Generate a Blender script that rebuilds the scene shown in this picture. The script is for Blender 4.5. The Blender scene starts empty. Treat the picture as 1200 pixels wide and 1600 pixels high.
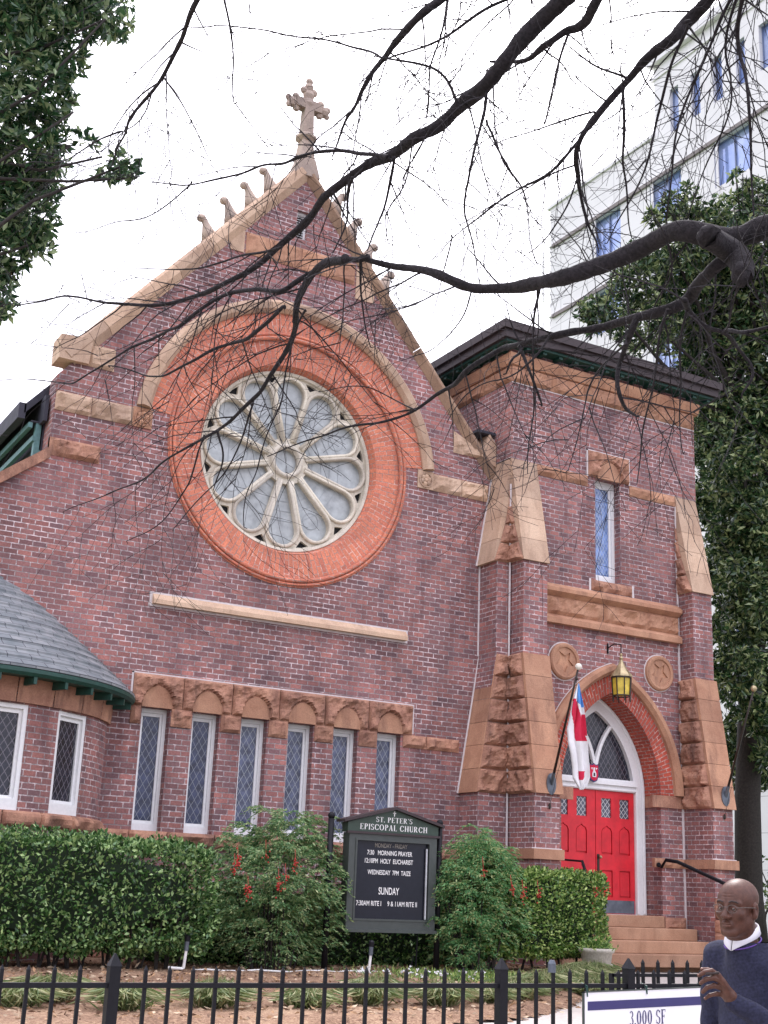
import bpy, math, random
import numpy as np
from mathutils import Vector, Matrix, noise
from mathutils.geometry import tessellate_polygon
PI = math.pi
rad = math.radians
S = bpy.context.scene
COL = S.collection

# ------------------------------------------------------------------ camera
CAM = np.array([0.0, -22.0, 1.5])
FPX, YAW, PITCH, ROLL = 2005.46, rad(29.4449), rad(16.432), rad(2.3569)
def cam_axes():
    cy, sy, cp, sp = math.cos(YAW), math.sin(YAW), math.cos(PITCH), math.sin(PITCH)
    f = np.array([sy*cp, cy*cp, sp]); r0 = np.array([cy, -sy, 0.0]); u0 = np.cross(r0, f)
    cr, sr = math.cos(ROLL), math.sin(ROLL)
    return cr*r0+sr*u0, -sr*r0+cr*u0, f
CR, CU, CF = cam_axes()
cam = bpy.data.cameras.new('camera'); camo = bpy.data.objects.new('camera', cam); COL.objects.link(camo)
camo.matrix_world = Matrix([[CR[0], CU[0], -CF[0], CAM[0]], [CR[1], CU[1], -CF[1], CAM[1]], [CR[2], CU[2], -CF[2], CAM[2]], [0, 0, 0, 1]])
cam.sensor_fit = 'VERTICAL'; cam.sensor_height = 24.0; cam.sensor_width = 18.0
cam.lens = FPX/1600*24.0
cam.clip_start = 0.1; cam.clip_end = 2000
S.camera = camo

def ray(px, py):
    return CF*FPX + CR*(px-600) + CU*(800-py)
def atD(px, py, d):                       # point at distance d along the optical axis
    return CAM + ray(px, py)*(d/FPX)
def atY(px, py, y):
    v = ray(px, py); return CAM + v*((y-CAM[1])/v[1])
def atX(px, py, x):
    v = ray(px, py); return CAM + v*((x-CAM[0])/v[0])

# ------------------------------------------------------------------ light
SUN_EL, SUN_AZ = 52, 40      # azimuth: clockwise from +Y; bright overcast, sun veiled behind the church
W = bpy.data.worlds.new("World"); S.world = W; W.use_nodes = True
nt = W.node_tree; bg = nt.nodes['Background']
sky = nt.nodes.new('ShaderNodeTexSky'); sky.sky_type = 'NISHITA'; sky.sun_disc = False
sky.sun_elevation = rad(SUN_EL); sky.sun_rotation = rad(SUN_AZ); sky.dust_density = 6; sky.air_density = 1.0; sky.ozone_density = 1.5
hsv = nt.nodes.new('ShaderNodeHueSaturation'); hsv.inputs['Saturation'].default_value = 0.22
mx = nt.nodes.new('ShaderNodeMix'); mx.data_type = 'RGBA'; mx.inputs[0].default_value = 0.62
mx.inputs[7].default_value = (10.4, 10.2, 12.0, 1)       # even bright cloud cover over the clear-sky gradient
nt.links.new(sky.outputs[0], hsv.inputs['Color']); nt.links.new(hsv.outputs[0], mx.inputs[6])
tcw = nt.nodes.new('ShaderNodeTexCoord'); sx = nt.nodes.new('ShaderNodeSeparateXYZ'); nt.links.new(tcw.outputs['Generated'], sx.inputs[0])
mr = nt.nodes.new('ShaderNodeMapRange'); mr.inputs[1].default_value = -0.05; mr.inputs[2].default_value = 1.0; mr.inputs[3].default_value = 0.62; mr.inputs[4].default_value = 1.75
nt.links.new(sx.outputs[2], mr.inputs[0])                      # an overcast sky is brightest overhead
vm = nt.nodes.new('ShaderNodeVectorMath'); vm.operation = 'SCALE'; nt.links.new(mx.outputs[2], vm.inputs[0]); nt.links.new(mr.outputs[0], vm.inputs['Scale'])
nt.links.new(vm.outputs[0], bg.inputs['Color']); bg.inputs['Strength'].default_value = 0.09
sl = bpy.data.lights.new('sun', 'SUN'); sl.energy = 1.0; sl.angle = rad(14); sl.color = (1.0, 0.95, 0.93)
so = bpy.data.objects.new('sun', sl); COL.objects.link(so)
sd = Vector((math.sin(rad(SUN_AZ))*math.cos(rad(SUN_EL)), math.cos(rad(SUN_AZ))*math.cos(rad(SUN_EL)), math.sin(rad(SUN_EL))))
so.rotation_euler = sd.to_track_quat('Z', 'Y').to_euler()
S.view_settings.view_transform = 'Standard'; S.view_settings.look = 'None'
S.view_settings.exposure = 1.38; S.view_settings.gamma = 1.0; S.view_settings.use_curve_mapping = False
S.render.engine = 'CYCLES'
S.cycles.max_bounces = 6; S.cycles.diffuse_bounces = 3; S.cycles.glossy_bounces = 3; S.cycles.transmission_bounces = 4

# ------------------------------------------------------------------ materials
def newmat(name):
    m = bpy.data.materials.new(name); m.use_nodes = True
    return m, m.node_tree, m.node_tree.nodes['Principled BSDF']
def ramp(nt, stops):
    r = nt.nodes.new('ShaderNodeValToRGB'); e = r.color_ramp.elements
    while len(e) < len(stops): e.new(0.5)
    for k, (p, c) in enumerate(stops):
        e[k].position = p; e[k].color = (*c, 1) if len(c) == 3 else c
    return r
def mixn(nt, fac, a, b, mode='MIX'):
    n = nt.nodes.new('ShaderNodeMix'); n.data_type = 'RGBA'; n.blend_type = mode
    for s, v in ((n.inputs[0], fac), (n.inputs[6], a), (n.inputs[7], b)):
        if hasattr(v, 'links') or isinstance(v, bpy.types.NodeSocket): nt.links.new(v, s)
        elif isinstance(v, (int, float)): s.default_value = v
        else: s.default_value = (*v, 1)
    return n.outputs[2]
def noisen(nt, scale, detail=3, vec=None, rough=0.55, dist=0):
    n = nt.nodes.new('ShaderNodeTexNoise'); n.inputs['Scale'].default_value = scale; n.inputs['Detail'].default_value = detail
    n.inputs['Roughness'].default_value = rough; n.inputs['Distortion'].default_value = dist
    if vec: nt.links.new(vec, n.inputs['Vector'])
    return n.outputs[0]
def coord(nt, kind='Object', scale=(1, 1, 1)):
    t = nt.nodes.new('ShaderNodeTexCoord'); m = nt.nodes.new('ShaderNodeMapping'); m.inputs['Scale'].default_value = scale
    nt.links.new(t.outputs[kind], m.inputs['Vector']); return m.outputs[0]
def bump(nt, bs, h, strength=0.4, dist=0.01, prev=None):
    b = nt.nodes.new('ShaderNodeBump'); b.inputs['Strength'].default_value = strength; b.inputs['Distance'].default_value = dist
    nt.links.new(h, b.inputs['Height'])
    if prev: nt.links.new(prev, b.inputs['Normal'])
    nt.links.new(b.outputs[0], bs.inputs['Normal']); return b.outputs[0]

def brick_mat(name, c1, c2, cm, bw=0.245, rh=0.0966, mort=0.011, var=0.5, stain=0.5, kind='UV'):
    m, nt, bs = newmat(name)
    v = coord(nt, kind)
    wob = nt.nodes.new('ShaderNodeTexNoise'); wob.inputs['Scale'].default_value = 9; nt.links.new(v, wob.inputs['Vector'])
    va = nt.nodes.new('ShaderNodeVectorMath'); va.operation = 'MULTIPLY_ADD'
    nt.links.new(wob.outputs['Color'], va.inputs[0]); va.inputs[1].default_value = (0.012, 0.012, 0); nt.links.new(v, va.inputs[2])
    def bt(a, b, mc, bias, off):
        t = nt.nodes.new('ShaderNodeTexBrick'); t.offset = 0.5
        t.inputs['Scale'].default_value = 1; t.inputs['Mortar Size'].default_value = mort; t.inputs['Mortar Smooth'].default_value = 0.25
        t.inputs['Bias'].default_value = bias; t.inputs['Brick Width'].default_value = bw; t.inputs['Row Height'].default_value = rh
        t.inputs['Color1'].default_value = (*a, 1); t.inputs['Color2'].default_value = (*b, 1); t.inputs['Mortar'].default_value = (*mc, 1)
        nt.links.new(va.outputs[0], t.inputs['Vector']); return t
    t1 = bt(c1, c2, c1, -0.1, 0)
    # mortar: mostly dull, repointed pale in patches and dashes
    n1 = noisen(nt, 1.3, 4, v); n2 = noisen(nt, 14, 2, v)
    add = nt.nodes.new('ShaderNodeMath'); add.operation = 'ADD'; nt.links.new(n1, add.inputs[0]); nt.links.new(n2, add.inputs[1])
    rm = ramp(nt, [(0.44, tuple(x*0.36 for x in cm)), (0.52, tuple(x*0.55 for x in cm)), (0.60, cm)])
    hf = nt.nodes.new('ShaderNodeMath'); hf.operation = 'MULTIPLY'; hf.inputs[1].default_value = 0.5
    nt.links.new(add.outputs[0], hf.inputs[0]); nt.links.new(hf.outputs[0], rm.inputs[0])
    big = noisen(nt, 0.55, 4, v)
    r2 = ramp(nt, [(0.3, (1-var*0.45,)*3), (0.7, (1+var*0.35, 1+var*0.22, 1+var*0.18))]); nt.links.new(big, r2.inputs[0])
    t2 = bt((0.62, 0.62, 0.66), (1.38, 1.3, 1.22), (1, 1, 1), 0.0, 0); mp = nt.nodes.new('ShaderNodeVectorMath'); mp.inputs[1].default_value = (bw*37, rh*52, 0)
    nt.links.new(va.outputs[0], mp.inputs[0]); nt.links.new(mp.outputs[0], t2.inputs['Vector'])
    t3 = bt((0.45, 0.48, 0.55), (1, 1, 1), (1, 1, 1), 0.72, 0); mq = nt.nodes.new('ShaderNodeVectorMath'); mq.inputs[1].default_value = (bw*61, rh*88, 0)
    nt.links.new(va.outputs[0], mq.inputs[0]); nt.links.new(mq.outputs[0], t3.inputs['Vector'])
    c = mixn(nt, 1.0, t1.outputs['Color'], r2.outputs[0], 'MULTIPLY'); c = mixn(nt, var, c, mixn(nt, 1.0, c, t2.outputs['Color'], 'MULTIPLY')); c = mixn(nt, 1.0, c, t3.outputs['Color'], 'MULTIPLY')
    fine = noisen(nt, 30, 3, v); r3 = ramp(nt, [(0.3, (0.78,)*3), (0.7, (1.2,)*3)]); nt.links.new(fine, r3.inputs[0])
    c = mixn(nt, 1.0, c, r3.outputs[0], 'MULTIPLY')
    c = mixn(nt, t1.outputs['Fac'], c, rm.outputs[0])
    # old run-off stains, stretched downwards
    vs = coord(nt, kind, (1.6, 0.35, 1)); st = noisen(nt, 1.1, 5, vs, 0.65)
    rs = ramp(nt, [(0.40, (1.08, 1.06, 1.05)), (0.50, (1, 1, 1)), (0.68, (1-stain*1.25, 1-stain*1.35, 1-stain*1.25))]); nt.links.new(st, rs.inputs[0])
    c = mixn(nt, 1.0, c, rs.outputs[0], 'MULTIPLY')
    nt.links.new(c, bs.inputs['Base Color']); bs.inputs['Roughness'].default_value = 0.88
    inv = nt.nodes.new('ShaderNodeMath'); inv.operation = 'SUBTRACT'; inv.inputs[0].default_value = 1
    nt.links.new(t1.outputs['Fac'], inv.inputs[1])
    b = bump(nt, bs, inv.outputs[0], 0.6, 0.008); bump(nt, bs, fine, 0.25, 0.006, b)
    return m
def stone_mat(name, a, b, dark, scale=1.5, bumpd=0.02, stain=0.35):
    m, nt, bs = newmat(name); v = coord(nt)
    n = noisen(nt, scale, 5, v, 0.6, 0.4); r = ramp(nt, [(0.3, a), (0.68, b)]); nt.links.new(n, r.inputs[0])
    vs = coord(nt, 'Object', (3.2, 3.2, 0.7)); s = noisen(nt, 1.0, 6, vs, 0.7)
    rs = ramp(nt, [(0.5, (0, 0, 0)), (0.78, (stain*2,)*3)]); nt.links.new(s, rs.inputs[0])
    c = mixn(nt, rs.outputs[0], r.outputs[0], dark)
    f = noisen(nt, 45, 4, v, 0.7); rf = ramp(nt, [(0.3, (0.8,)*3), (0.7, (1.15,)*3)]); nt.links.new(f, rf.inputs[0])
    c = mixn(nt, 1.0, c, rf.outputs[0], 'MULTIPLY')
    info = nt.nodes.new('ShaderNodeNewGeometry'); ri = ramp(nt, [(0, (0.74, 0.72, 0.72)), (1, (1.14, 1.12, 1.08))])
    nt.links.new(info.outputs['Random Per Island'], ri.inputs[0]); c = mixn(nt, 1.0, c, ri.outputs[0], 'MULTIPLY')
    nt.links.new(c, bs.inputs['Base Color']); bs.inputs['Roughness'].default_value = 0.9
    p = bump(nt, bs, f, 0.4, bumpd*0.4); g = noisen(nt, 9, 5, v, 0.65); bump(nt, bs, g, 0.5, bumpd, p)
    return m
def plain(name, col, rough=0.6, metal=0.0, var=0.12, nscale=12, bumps=0.0, spec=None):
    m, nt, bs = newmat(name); v = coord(nt)
    n = noisen(nt, nscale, 4, v); r = ramp(nt, [(0.3, tuple(x*(1-var) for x in col)), (0.7, tuple(x*(1+var) for x in col))])
    nt.links.new(n, r.inputs[0]); nt.links.new(r.outputs[0], bs.inputs['Base Color'])
    bs.inputs['Roughness'].default_value = rough; bs.inputs['Metallic'].default_value = metal
    if spec is not None: bs.inputs['Specular IOR Level'].default_value = spec
    if bumps: bump(nt, bs, n, bumps, 0.01)
    return m
def leaf_mat(name, a, b, c, rough=0.4, trans=0.25):
    m, nt, bs = newmat(name)
    g = nt.nodes.new('ShaderNodeNewGeometry'); r = ramp(nt, [(0.0, a), (0.55, b), (1.0, c)])
    nt.links.new(g.outputs['Random Per Island'], r.inputs[0])
    nt.links.new(r.outputs[0], bs.inputs['Base Color']); bs.inputs['Roughness'].default_value = rough
    tr = nt.nodes.new('ShaderNodeBsdfTranslucent'); nt.links.new(r.outputs[0], tr.inputs['Color'])
    ms = nt.nodes.new('ShaderNodeMixShader'); ms.inputs[0].default_value = trans
    out = nt.nodes['Material Output']; nt.links.new(bs.outputs[0], ms.inputs[1]); nt.links.new(tr.outputs[0], ms.inputs[2]); nt.links.new(ms.outputs[0], out.inputs['Surface'])
    return m
def lattice_mat(name, glass, lead, sx=0.085, sz=0.15, lw=0.10, rough=0.12, kind='UV', blot=0.5):
    # leaded diamond quarries over dull coloured glass
    m, nt, bs = newmat(name); v = coord(nt, kind)
    sep = nt.nodes.new('ShaderNodeSeparateXYZ'); nt.links.new(v, sep.inputs[0])
    def M(op, a, b=None):
        n = nt.nodes.new('ShaderNodeMath'); n.operation = op
        for i, x in enumerate((a, b)):
            if x is None: continue
            if isinstance(x, (int, float)): n.inputs[i].default_value = x
            else: nt.links.new(x, n.inputs[i])
        return n.outputs[0]
    x = M('DIVIDE', sep.outputs[0], sx); z = M('DIVIDE', sep.outputs[1], sz)
    def band(e):
        f = M('FRACT', e); g = M('ABSOLUTE', M('SUBTRACT', f, 0.5)); return M('GREATER_THAN', g, 0.5-lw/2)
    l = M('MAXIMUM', band(M('ADD', x, z)), band(M('SUBTRACT', x, z)))
    n = noisen(nt, 5, 3, v); r = ramp(nt, [(0.35, tuple(q*(1-blot) for q in glass)), (0.65, tuple(q*(1+blot) for q in glass))]); nt.links.new(n, r.inputs[0])
    c = mixn(nt, l, r.outputs[0], lead); nt.links.new(c, bs.inputs['Base Color'])
    bs.inputs['Roughness'].default_value = rough; bs.inputs['Specular IOR Level'].default_value = 0.55
    bump(nt, bs, n, 0.25, 0.02)
    return m

BRICK = brick_mat('brick_purple', (0.33, 0.150, 0.135), (0.19, 0.115, 0.125), (0.66, 0.56, 0.56), mort=0.010, var=0.6, stain=0.3)
BRICKO = brick_mat('brick_orange', (0.62, 0.22, 0.13), (0.50, 0.165, 0.11), (0.74, 0.50, 0.42), bw=0.29, rh=0.10, mort=0.008, var=0.25, stain=0.15)
BRICKR = brick_mat('brick_red_arch', (0.46, 0.085, 0.05), (0.33, 0.06, 0.04), (0.62, 0.42, 0.36), bw=0.24, rh=0.085, mort=0.010, var=0.25, stain=0.2)
STONE = stone_mat('sandstone', (0.37, 0.185, 0.115), (0.53, 0.30, 0.19), (0.17, 0.085, 0.06), stain=0.45)
STONEL = stone_mat('sandstone_glare', (0.46, 0.31, 0.215), (0.60, 0.44, 0.32), (0.27, 0.18, 0.13), stain=0.35)  # paler copy: glare over the upper stones put into the colour
STONER = stone_mat('sandstone_rough', (0.30, 0.145, 0.10), (0.52, 0.285, 0.19), (0.13, 0.07, 0.055), 3.0, 0.05, 0.6)
STEPST = stone_mat('step_stone', (0.33, 0.18, 0.11), (0.43, 0.26, 0.17), (0.20, 0.11, 0.07), 1.5, 0.008)
CREAM = stone_mat('tracery_stone', (0.56, 0.52, 0.43), (0.72, 0.68, 0.58), (0.24, 0.22, 0.17), 2, 0.01, 0.3)
FINIAL = stone_mat('finial_stone', (0.36, 0.29, 0.25), (0.50, 0.40, 0.32), (0.12, 0.11, 0.11), 3, 0.03, 0.5)
GLASS = lattice_mat('leaded_glass', (0.075, 0.09, 0.15), (0.30, 0.33, 0.36), 0.125, 0.21, 0.09)
GLASSN = lattice_mat('leaded_glass_navy', (0.03, 0.04, 0.085), (0.22, 0.24, 0.28), 0.125, 0.21, 0.08)
GLASSD = lattice_mat('leaded_glass_dark', (0.014, 0.016, 0.026), (0.13, 0.12, 0.14), 0.13, 0.19, 0.11, 0.2)
GLASSB = lattice_mat('leaded_glass_blue', (0.14, 0.22, 0.44), (0.42, 0.50, 0.60))
GLASSP = lattice_mat('door_glass', (0.07, 0.075, 0.10), (0.5, 0.5, 0.5), 0.11, 0.13, 0.14)
ROSEG = plain('rose_glass', (0.37, 0.40, 0.405), 0.25, var=0.25, nscale=5, bumps=0.3)
WHITE = plain('white_paint', (0.78, 0.78, 0.78), 0.45, var=0.05, nscale=20)
CAULK = plain('white_caulk', (0.62, 0.56, 0.55), 0.8, var=0.1)
RED = plain('red_door_paint', (0.60, 0.014, 0.026), 0.45, var=0.16, nscale=5, bumps=0.05)
REDD = plain('red_groove', (0.36, 0.008, 0.014), 0.5, var=0.05)
KICK = plain('kick_metal', (0.13, 0.15, 0.18), 0.45, 0.5, 0.3, 6)
BLACKM = plain('black_metal', (0.006, 0.006, 0.009), 0.5, 0.0, 0.2, 30, spec=0.25)
DKMET = plain('dark_bronze', (0.05, 0.04, 0.035), 0.4, 0.6)
BRASS = plain('old_brass', (0.42, 0.34, 0.20), 0.42, 0.7, 0.25)
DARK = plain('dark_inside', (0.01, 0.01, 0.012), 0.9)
EAVE = plain('brown_eave', (0.035, 0.022, 0.024), 0.6, var=0.2)
GREENP = plain('green_soffit', (0.010, 0.055, 0.042), 0.55, var=0.2)
TEAL = plain('teal_paint', (0.10, 0.22, 0.22), 0.55, var=0.2)
ROOFD = plain('dark_roof', (0.035, 0.035, 0.05), 0.75, var=0.3, nscale=6)
CONC = plain('concrete', (0.36, 0.33, 0.30), 0.9, var=0.12, nscale=2, bumps=0.1)
POTM = plain('cast_stone_pot', (0.42, 0.39, 0.33), 0.9, var=0.2, nscale=25, bumps=0.5)
PVC = plain('white_plastic', (0.75, 0.74, 0.72), 0.4)
BARK = plain('dark_bark', (0.020, 0.016, 0.018), 0.95, var=0.6, nscale=55, bumps=1.0)
BARK2 = plain('grey_bark', (0.028, 0.023, 0.02), 0.9, var=0.4, nscale=20, bumps=0.8)
MAG = leaf_mat('magnolia_leaf', (0.012, 0.045, 0.020), (0.05, 0.12, 0.045), (0.32, 0.40, 0.20), 0.2, 0.2)
MAGR = leaf_mat('far_magnolia_leaf', (0.010, 0.032, 0.014), (0.045, 0.10, 0.032), (0.36, 0.42, 0.18), 0.25, 0.2)
HEDGE = leaf_mat('holly_leaf', (0.015, 0.048, 0.014), (0.08, 0.19, 0.05), (0.46, 0.64, 0.26), 0.25, 0.22)  # brightest leaf tone paints gloss glints along with yellow-green tips
BOXL = leaf_mat('boxwood_leaf', (0.03, 0.08, 0.015), (0.14, 0.27, 0.05), (0.55, 0.66, 0.22), 0.3, 0.25)
NANL = leaf_mat('nandina_leaf', (0.07, 0.17, 0.07), (0.17, 0.32, 0.12), (0.50, 0.55, 0.27), 0.4, 0.4)
NANR = leaf_mat('nandina_leaf_warm', (0.07, 0.22, 0.08), (0.17, 0.38, 0.14), (0.46, 0.46, 0.20), 0.4, 0.4)
BERRY = plain('red_berry', (0.40, 0.022, 0.015), 0.35)
LIRI = leaf_mat('liriope_blade', (0.10, 0.16, 0.05), (0.22, 0.27, 0.10), (0.50, 0.46, 0.26), 0.5, 0.3)
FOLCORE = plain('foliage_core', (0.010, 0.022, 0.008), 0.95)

# ------------------------------------------------------------------ mesh helpers
class MB:
    def __init__(s): s.v = []; s.f = []; s.m = []; s.uv = {}
    def add(s, vs, fs, mi=0, uvs=None):
        o = len(s.v); s.v += [tuple(map(float, p)) for p in vs]
        for k, f in enumerate(fs):
            if uvs: s.uv[len(s.f)] = uvs[k]
            s.f.append(tuple(i+o for i in f)); s.m.append(mi)
    def box(s, x0, x1, y0, y1, z0, z1, mi=0):
        s.add([(x0, y0, z0), (x1, y0, z0), (x1, y1, z0), (x0, y1, z0), (x0, y0, z1), (x1, y0, z1), (x1, y1, z1), (x0, y1, z1)],
              [(0, 3, 2, 1), (4, 5, 6, 7), (0, 1, 5, 4), (1, 2, 6, 5), (2, 3, 7, 6), (3, 0, 4, 7)], mi)
    def cbox(s, x0, x1, y0, y1, z0, z1, c=0.01, mi=0):   # box with a chamfered front (-y) edge all round
        vs = []
        for (yy, d) in ((y1, 0), (y0+c, 0), (y0, c)):
            vs += [(x0+d, yy, z0+d), (x1-d, yy, z0+d), (x1-d, yy, z1-d), (x0+d, yy, z1-d)]
        fs = [(0, 1, 2, 3)[::-1][::1], (8, 9, 10, 11)]
        for k in (0, 4):
            for i in range(4): j = (i+1) % 4; fs.append((k+i, k+j, k+4+j, k+4+i))
        s.add(vs, fs, mi)
    def hexa(s, b, t, mi=0):                              # bottom quad, top quad
        s.add(list(b)+list(t), [(0, 3, 2, 1), (4, 5, 6, 7), (0, 1, 5, 4), (1, 2, 6, 5), (2, 3, 7, 6), (3, 0, 4, 7)], mi)
    def prism(s, outline, y0, y1, holes=(), mi=0, axis='y', back=True, uvf=None):
        # outline: (a, b) points; axis y -> (a, y, b); axis x -> (x, a, b); axis z -> (a, b, z)
        def P(a, b, h): return {'y': (a, h, b), 'x': (h, a, b), 'z': (a, b, h)}[axis]
        loops = [list(outline)]+[list(h) for h in holes]
        flat = [p for l in loops for p in l]
        tris = tessellate_polygon([[Vector((a, b, 0)) for a, b in l] for l in loops])
        n = len(flat)
        for h in ((y0, y1) if back else (y0,)):
            s.add([P(a, b, h) for a, b in flat], [tuple(t) for t in tris], mi)
        for l in loops:
            k = len(l)
            s.add([P(a, b, y0) for a, b in l]+[P(a, b, y1) for a, b in l], [(i, (i+1) % k, k+(i+1) % k, k+i) for i in range(k)], mi)
    def tube(s, pts, rs, n=8, mi=0, cap=True):
        pts = [Vector(p) for p in pts]
        if not hasattr(rs, '__len__'): rs = [rs]*len(pts)
        vs = []; fs = []
        t0 = (pts[1]-pts[0]).normalized(); a = t0.orthogonal().normalized()
        for i, p in enumerate(pts):
            t = (pts[min(i+1, len(pts)-1)]-pts[max(i-1, 0)]).normalized()
            a = (a-t*a.dot(t)); a = a.normalized() if a.length > 1e-6 else t.orthogonal().normalized(); b = t.cross(a)
            for k in range(n):
                g = 2*PI*k/n; vs.append(p+(a*math.cos(g)+b*math.sin(g))*rs[i])
        for i in range(len(pts)-1):
            for k in range(n):
                fs.append((i*n+k, i*n+(k+1) % n, (i+1)*n+(k+1) % n, (i+1)*n+k))
        if cap: fs += [tuple(range(n))[::-1], tuple((len(pts)-1)*n+k for k in range(n))]
        s.add(vs, fs, mi)
    def lathe(s, prof, c, n=24, mi=0, axis='z', a0=0, a1=2*PI):
        full = abs(a1-a0-2*PI) < 1e-6; m = n if full else n+1; vs = []; fs = []
        for (r, h) in prof:
            for k in range(m):
                g = a0+(a1-a0)*k/n; x, y = r*math.cos(g), r*math.sin(g)
                vs.append((c[0]+x, c[1]+y, c[2]+h) if axis == 'z' else (c[0]+x, c[1]+h, c[2]+y))
        for i in range(len(prof)-1):
            for k in range(n):
                k2 = (k+1) % m; fs.append((i*m+k, i*m+k2, (i+1)*m+k2, (i+1)*m+k))
        s.add(vs, fs, mi)
    def sphere(s, c, r, n=12, mi=0, sc=(1, 1, 1)):
        h = n//2; vs = []; fs = []
        for i in range(h+1):
            for k in range(n):
                a = PI*i/h; g = 2*PI*k/n
                vs.append((c[0]+sc[0]*r*math.sin(a)*math.cos(g), c[1]+sc[1]*r*math.sin(a)*math.sin(g), c[2]+sc[2]*r*math.cos(a)))
        for i in range(h):
            for k in range(n): fs.append((i*n+k, (i+1)*n+k, (i+1)*n+(k+1) % n, i*n+(k+1) % n))
        s.add(vs, fs, mi)
    def rock(s, p00, p10, p11, p01, nrm, out=0.06, cell=0.06, seed=0, mi=0, mask=None, jag=1.0):
        # rock-faced ashlar: a quad broken into a rough, bulging face
        p = [Vector(q) for q in (p00, p10, p11, p01)]; nv = Vector(nrm)
        W_ = max((p[1]-p[0]).length, (p[2]-p[3]).length); H_ = max((p[3]-p[0]).length, (p[2]-p[1]).length)
        nx, nz = max(3, int(W_/cell)), max(3, int(H_/cell)); vs = []; fs = []
        for j in range(nz+1):
            for i in range(nx+1):
                u, v = i/nx, j/nz
                q = (p[0]*(1-u)+p[1]*u)*(1-v)+(p[3]*(1-u)+p[2]*u)*v
                e = min(1, min(u, 1-u)*W_/(0.05))*min(1, min(v, 1-v)*H_/(0.04))
                sv = q*5.0+Vector((seed*7.3, seed*3.1, seed*1.7))
                vd = noise.voronoi(sv*0.9+Vector((noise.noise(sv*2), 0, noise.noise(sv*2+Vector((5, 0, 0)))))*0.35)[0]
                d = 0.10+1.05*jag*(vd[0]) + 0.6*jag*noise.noise(sv*.8)+0.25*jag*noise.noise(sv*3.3)
                d = max(0.05, d)*out*e+0.003
                if mask: d *= mask(u, v)
                vs.append(q+nv*d)
        for j in range(nz):
            for i in range(nx):
                k = j*(nx+1)+i; fs.append((k, k+1, k+nx+2, k+nx+1))
        s.add(vs, fs, mi)
    def build(s, name, mats, parent=None, smooth=False, uv=True):
        me = bpy.data.meshes.new(name); me.from_pydata(s.v, [], s.f)
        for m in (mats if isinstance(mats, (list, tuple)) else [mats]): me.materials.append(m)
        if any(s.m): me.polygons.foreach_set('material_index', s.m)
        if smooth: me.polygons.foreach_set('use_smooth', [True]*len(s.f))
        if uv:
            l = me.uv_layers.new(name='UVMap'); data = np.zeros(len(me.loops)*2)
            co = np.array(s.v); li = 0
            for fi, f in enumerate(s.f):
                if fi in s.uv: q = s.uv[fi]
                else:
                    P3 = co[list(f)]; a = P3[1]-P3[0]; b = P3[2]-P3[0]; nn = np.abs(np.cross(a, b)); k = int(np.argmax(nn))
                    q = P3[:, [1, 2]] if k == 0 else (P3[:, [0, 2]] if k == 1 else P3[:, [0, 1]])
                for (x, y) in q: data[li] = x; data[li+1] = y; li += 2
            l.data.foreach_set('uv', data)
        me.update(); me.validate()
        o = bpy.data.objects.new(name, me); COL.objects.link(o)
        setparent(o, parent)
        return o
def setparent(o, parent):                # geometry is modelled in world metres; the parent sits at the thing's base
    if parent is None: return
    o.parent = parent
    if parent.type == 'EMPTY': o.matrix_parent_inverse = Matrix.Translation(-Vector(parent.location))
def empty(name, loc=(0, 0, 0)):
    o = bpy.data.objects.new(name, None); o.location = loc; o.empty_display_size = 0.3; COL.objects.link(o); return o
def tag(o, label, cat, group=None):
    o['label'] = label; o['category'] = cat
    if group: o['group'] = group
    return o
def thing(name, loc, label, cat, group=None):
    return tag(empty(name, loc), label, cat, group)
def struct(o): o['kind'] = 'structure'; return o

def text_mb(mb, body, w, h, place, mi=0, bold=0.0, sp=1.0):
    """letters of the built-in font as a mesh, fitted to width w and height h, mapped by place(u, v)"""
    cu = bpy.data.curves.new('lettering', 'FONT'); cu.body = body; cu.size = 1; cu.fill_mode = 'FRONT'; cu.offset = bold; cu.space_character = sp
    o = bpy.data.objects.new('lettering', cu); COL.objects.link(o)
    dg = bpy.context.evaluated_depsgraph_get(); me = o.evaluated_get(dg).to_mesh()
    vs = [tuple(v.co) for v in me.vertices]; fs = [tuple(p.vertices) for p in me.polygons]
    o.evaluated_get(dg).to_mesh_clear(); bpy.data.objects.remove(o); bpy.data.curves.remove(cu)
    x0, x1 = min(v[0] for v in vs), max(v[0] for v in vs); y0, y1 = min(v[1] for v in vs), max(v[1] for v in vs)
    mb.add([place((v[0]-x0)/(x1-x0)*w, (v[1]-y0)/(y1-y0)*h) for v in vs], fs, mi)
# ================================================================== THE CHURCH
rnd = random.Random(7)
CH = thing('church', (10.2, 0, 0.2), 'purple-red brick Gothic church with a big rose window, brown sandstone trim and an entrance tower', 'church')
def part(mb, name, mat, parent=CH, smooth=False, label=None):
    o = mb.build(name, mat, parent, smooth)
    if label: o['label'] = label
    return o
def arc(cx, cz, r, a0, a1, n):
    return [(cx+r*math.cos(a0+(a1-a0)*k/n), cz+r*math.sin(a0+(a1-a0)*k/n)) for k in range(n+1)]
def circle(cx, cz, r, n=96): return arc(cx, cz, r, 0, 2*PI, n)[:-1]
def rect(x0, x1, z0, z1): return [(x0, z0), (x1, z0), (x1, z1), (x0, z1)]
TY = -0.65                                            # front plane of the tower; the gable wall is y = 0
RX, RZ = 10.28, 9.69                                  # rose centre
GS = 1.19                                             # gable slope
GX, GZ = 10.2, 15.95                                  # gable brick apex
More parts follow.
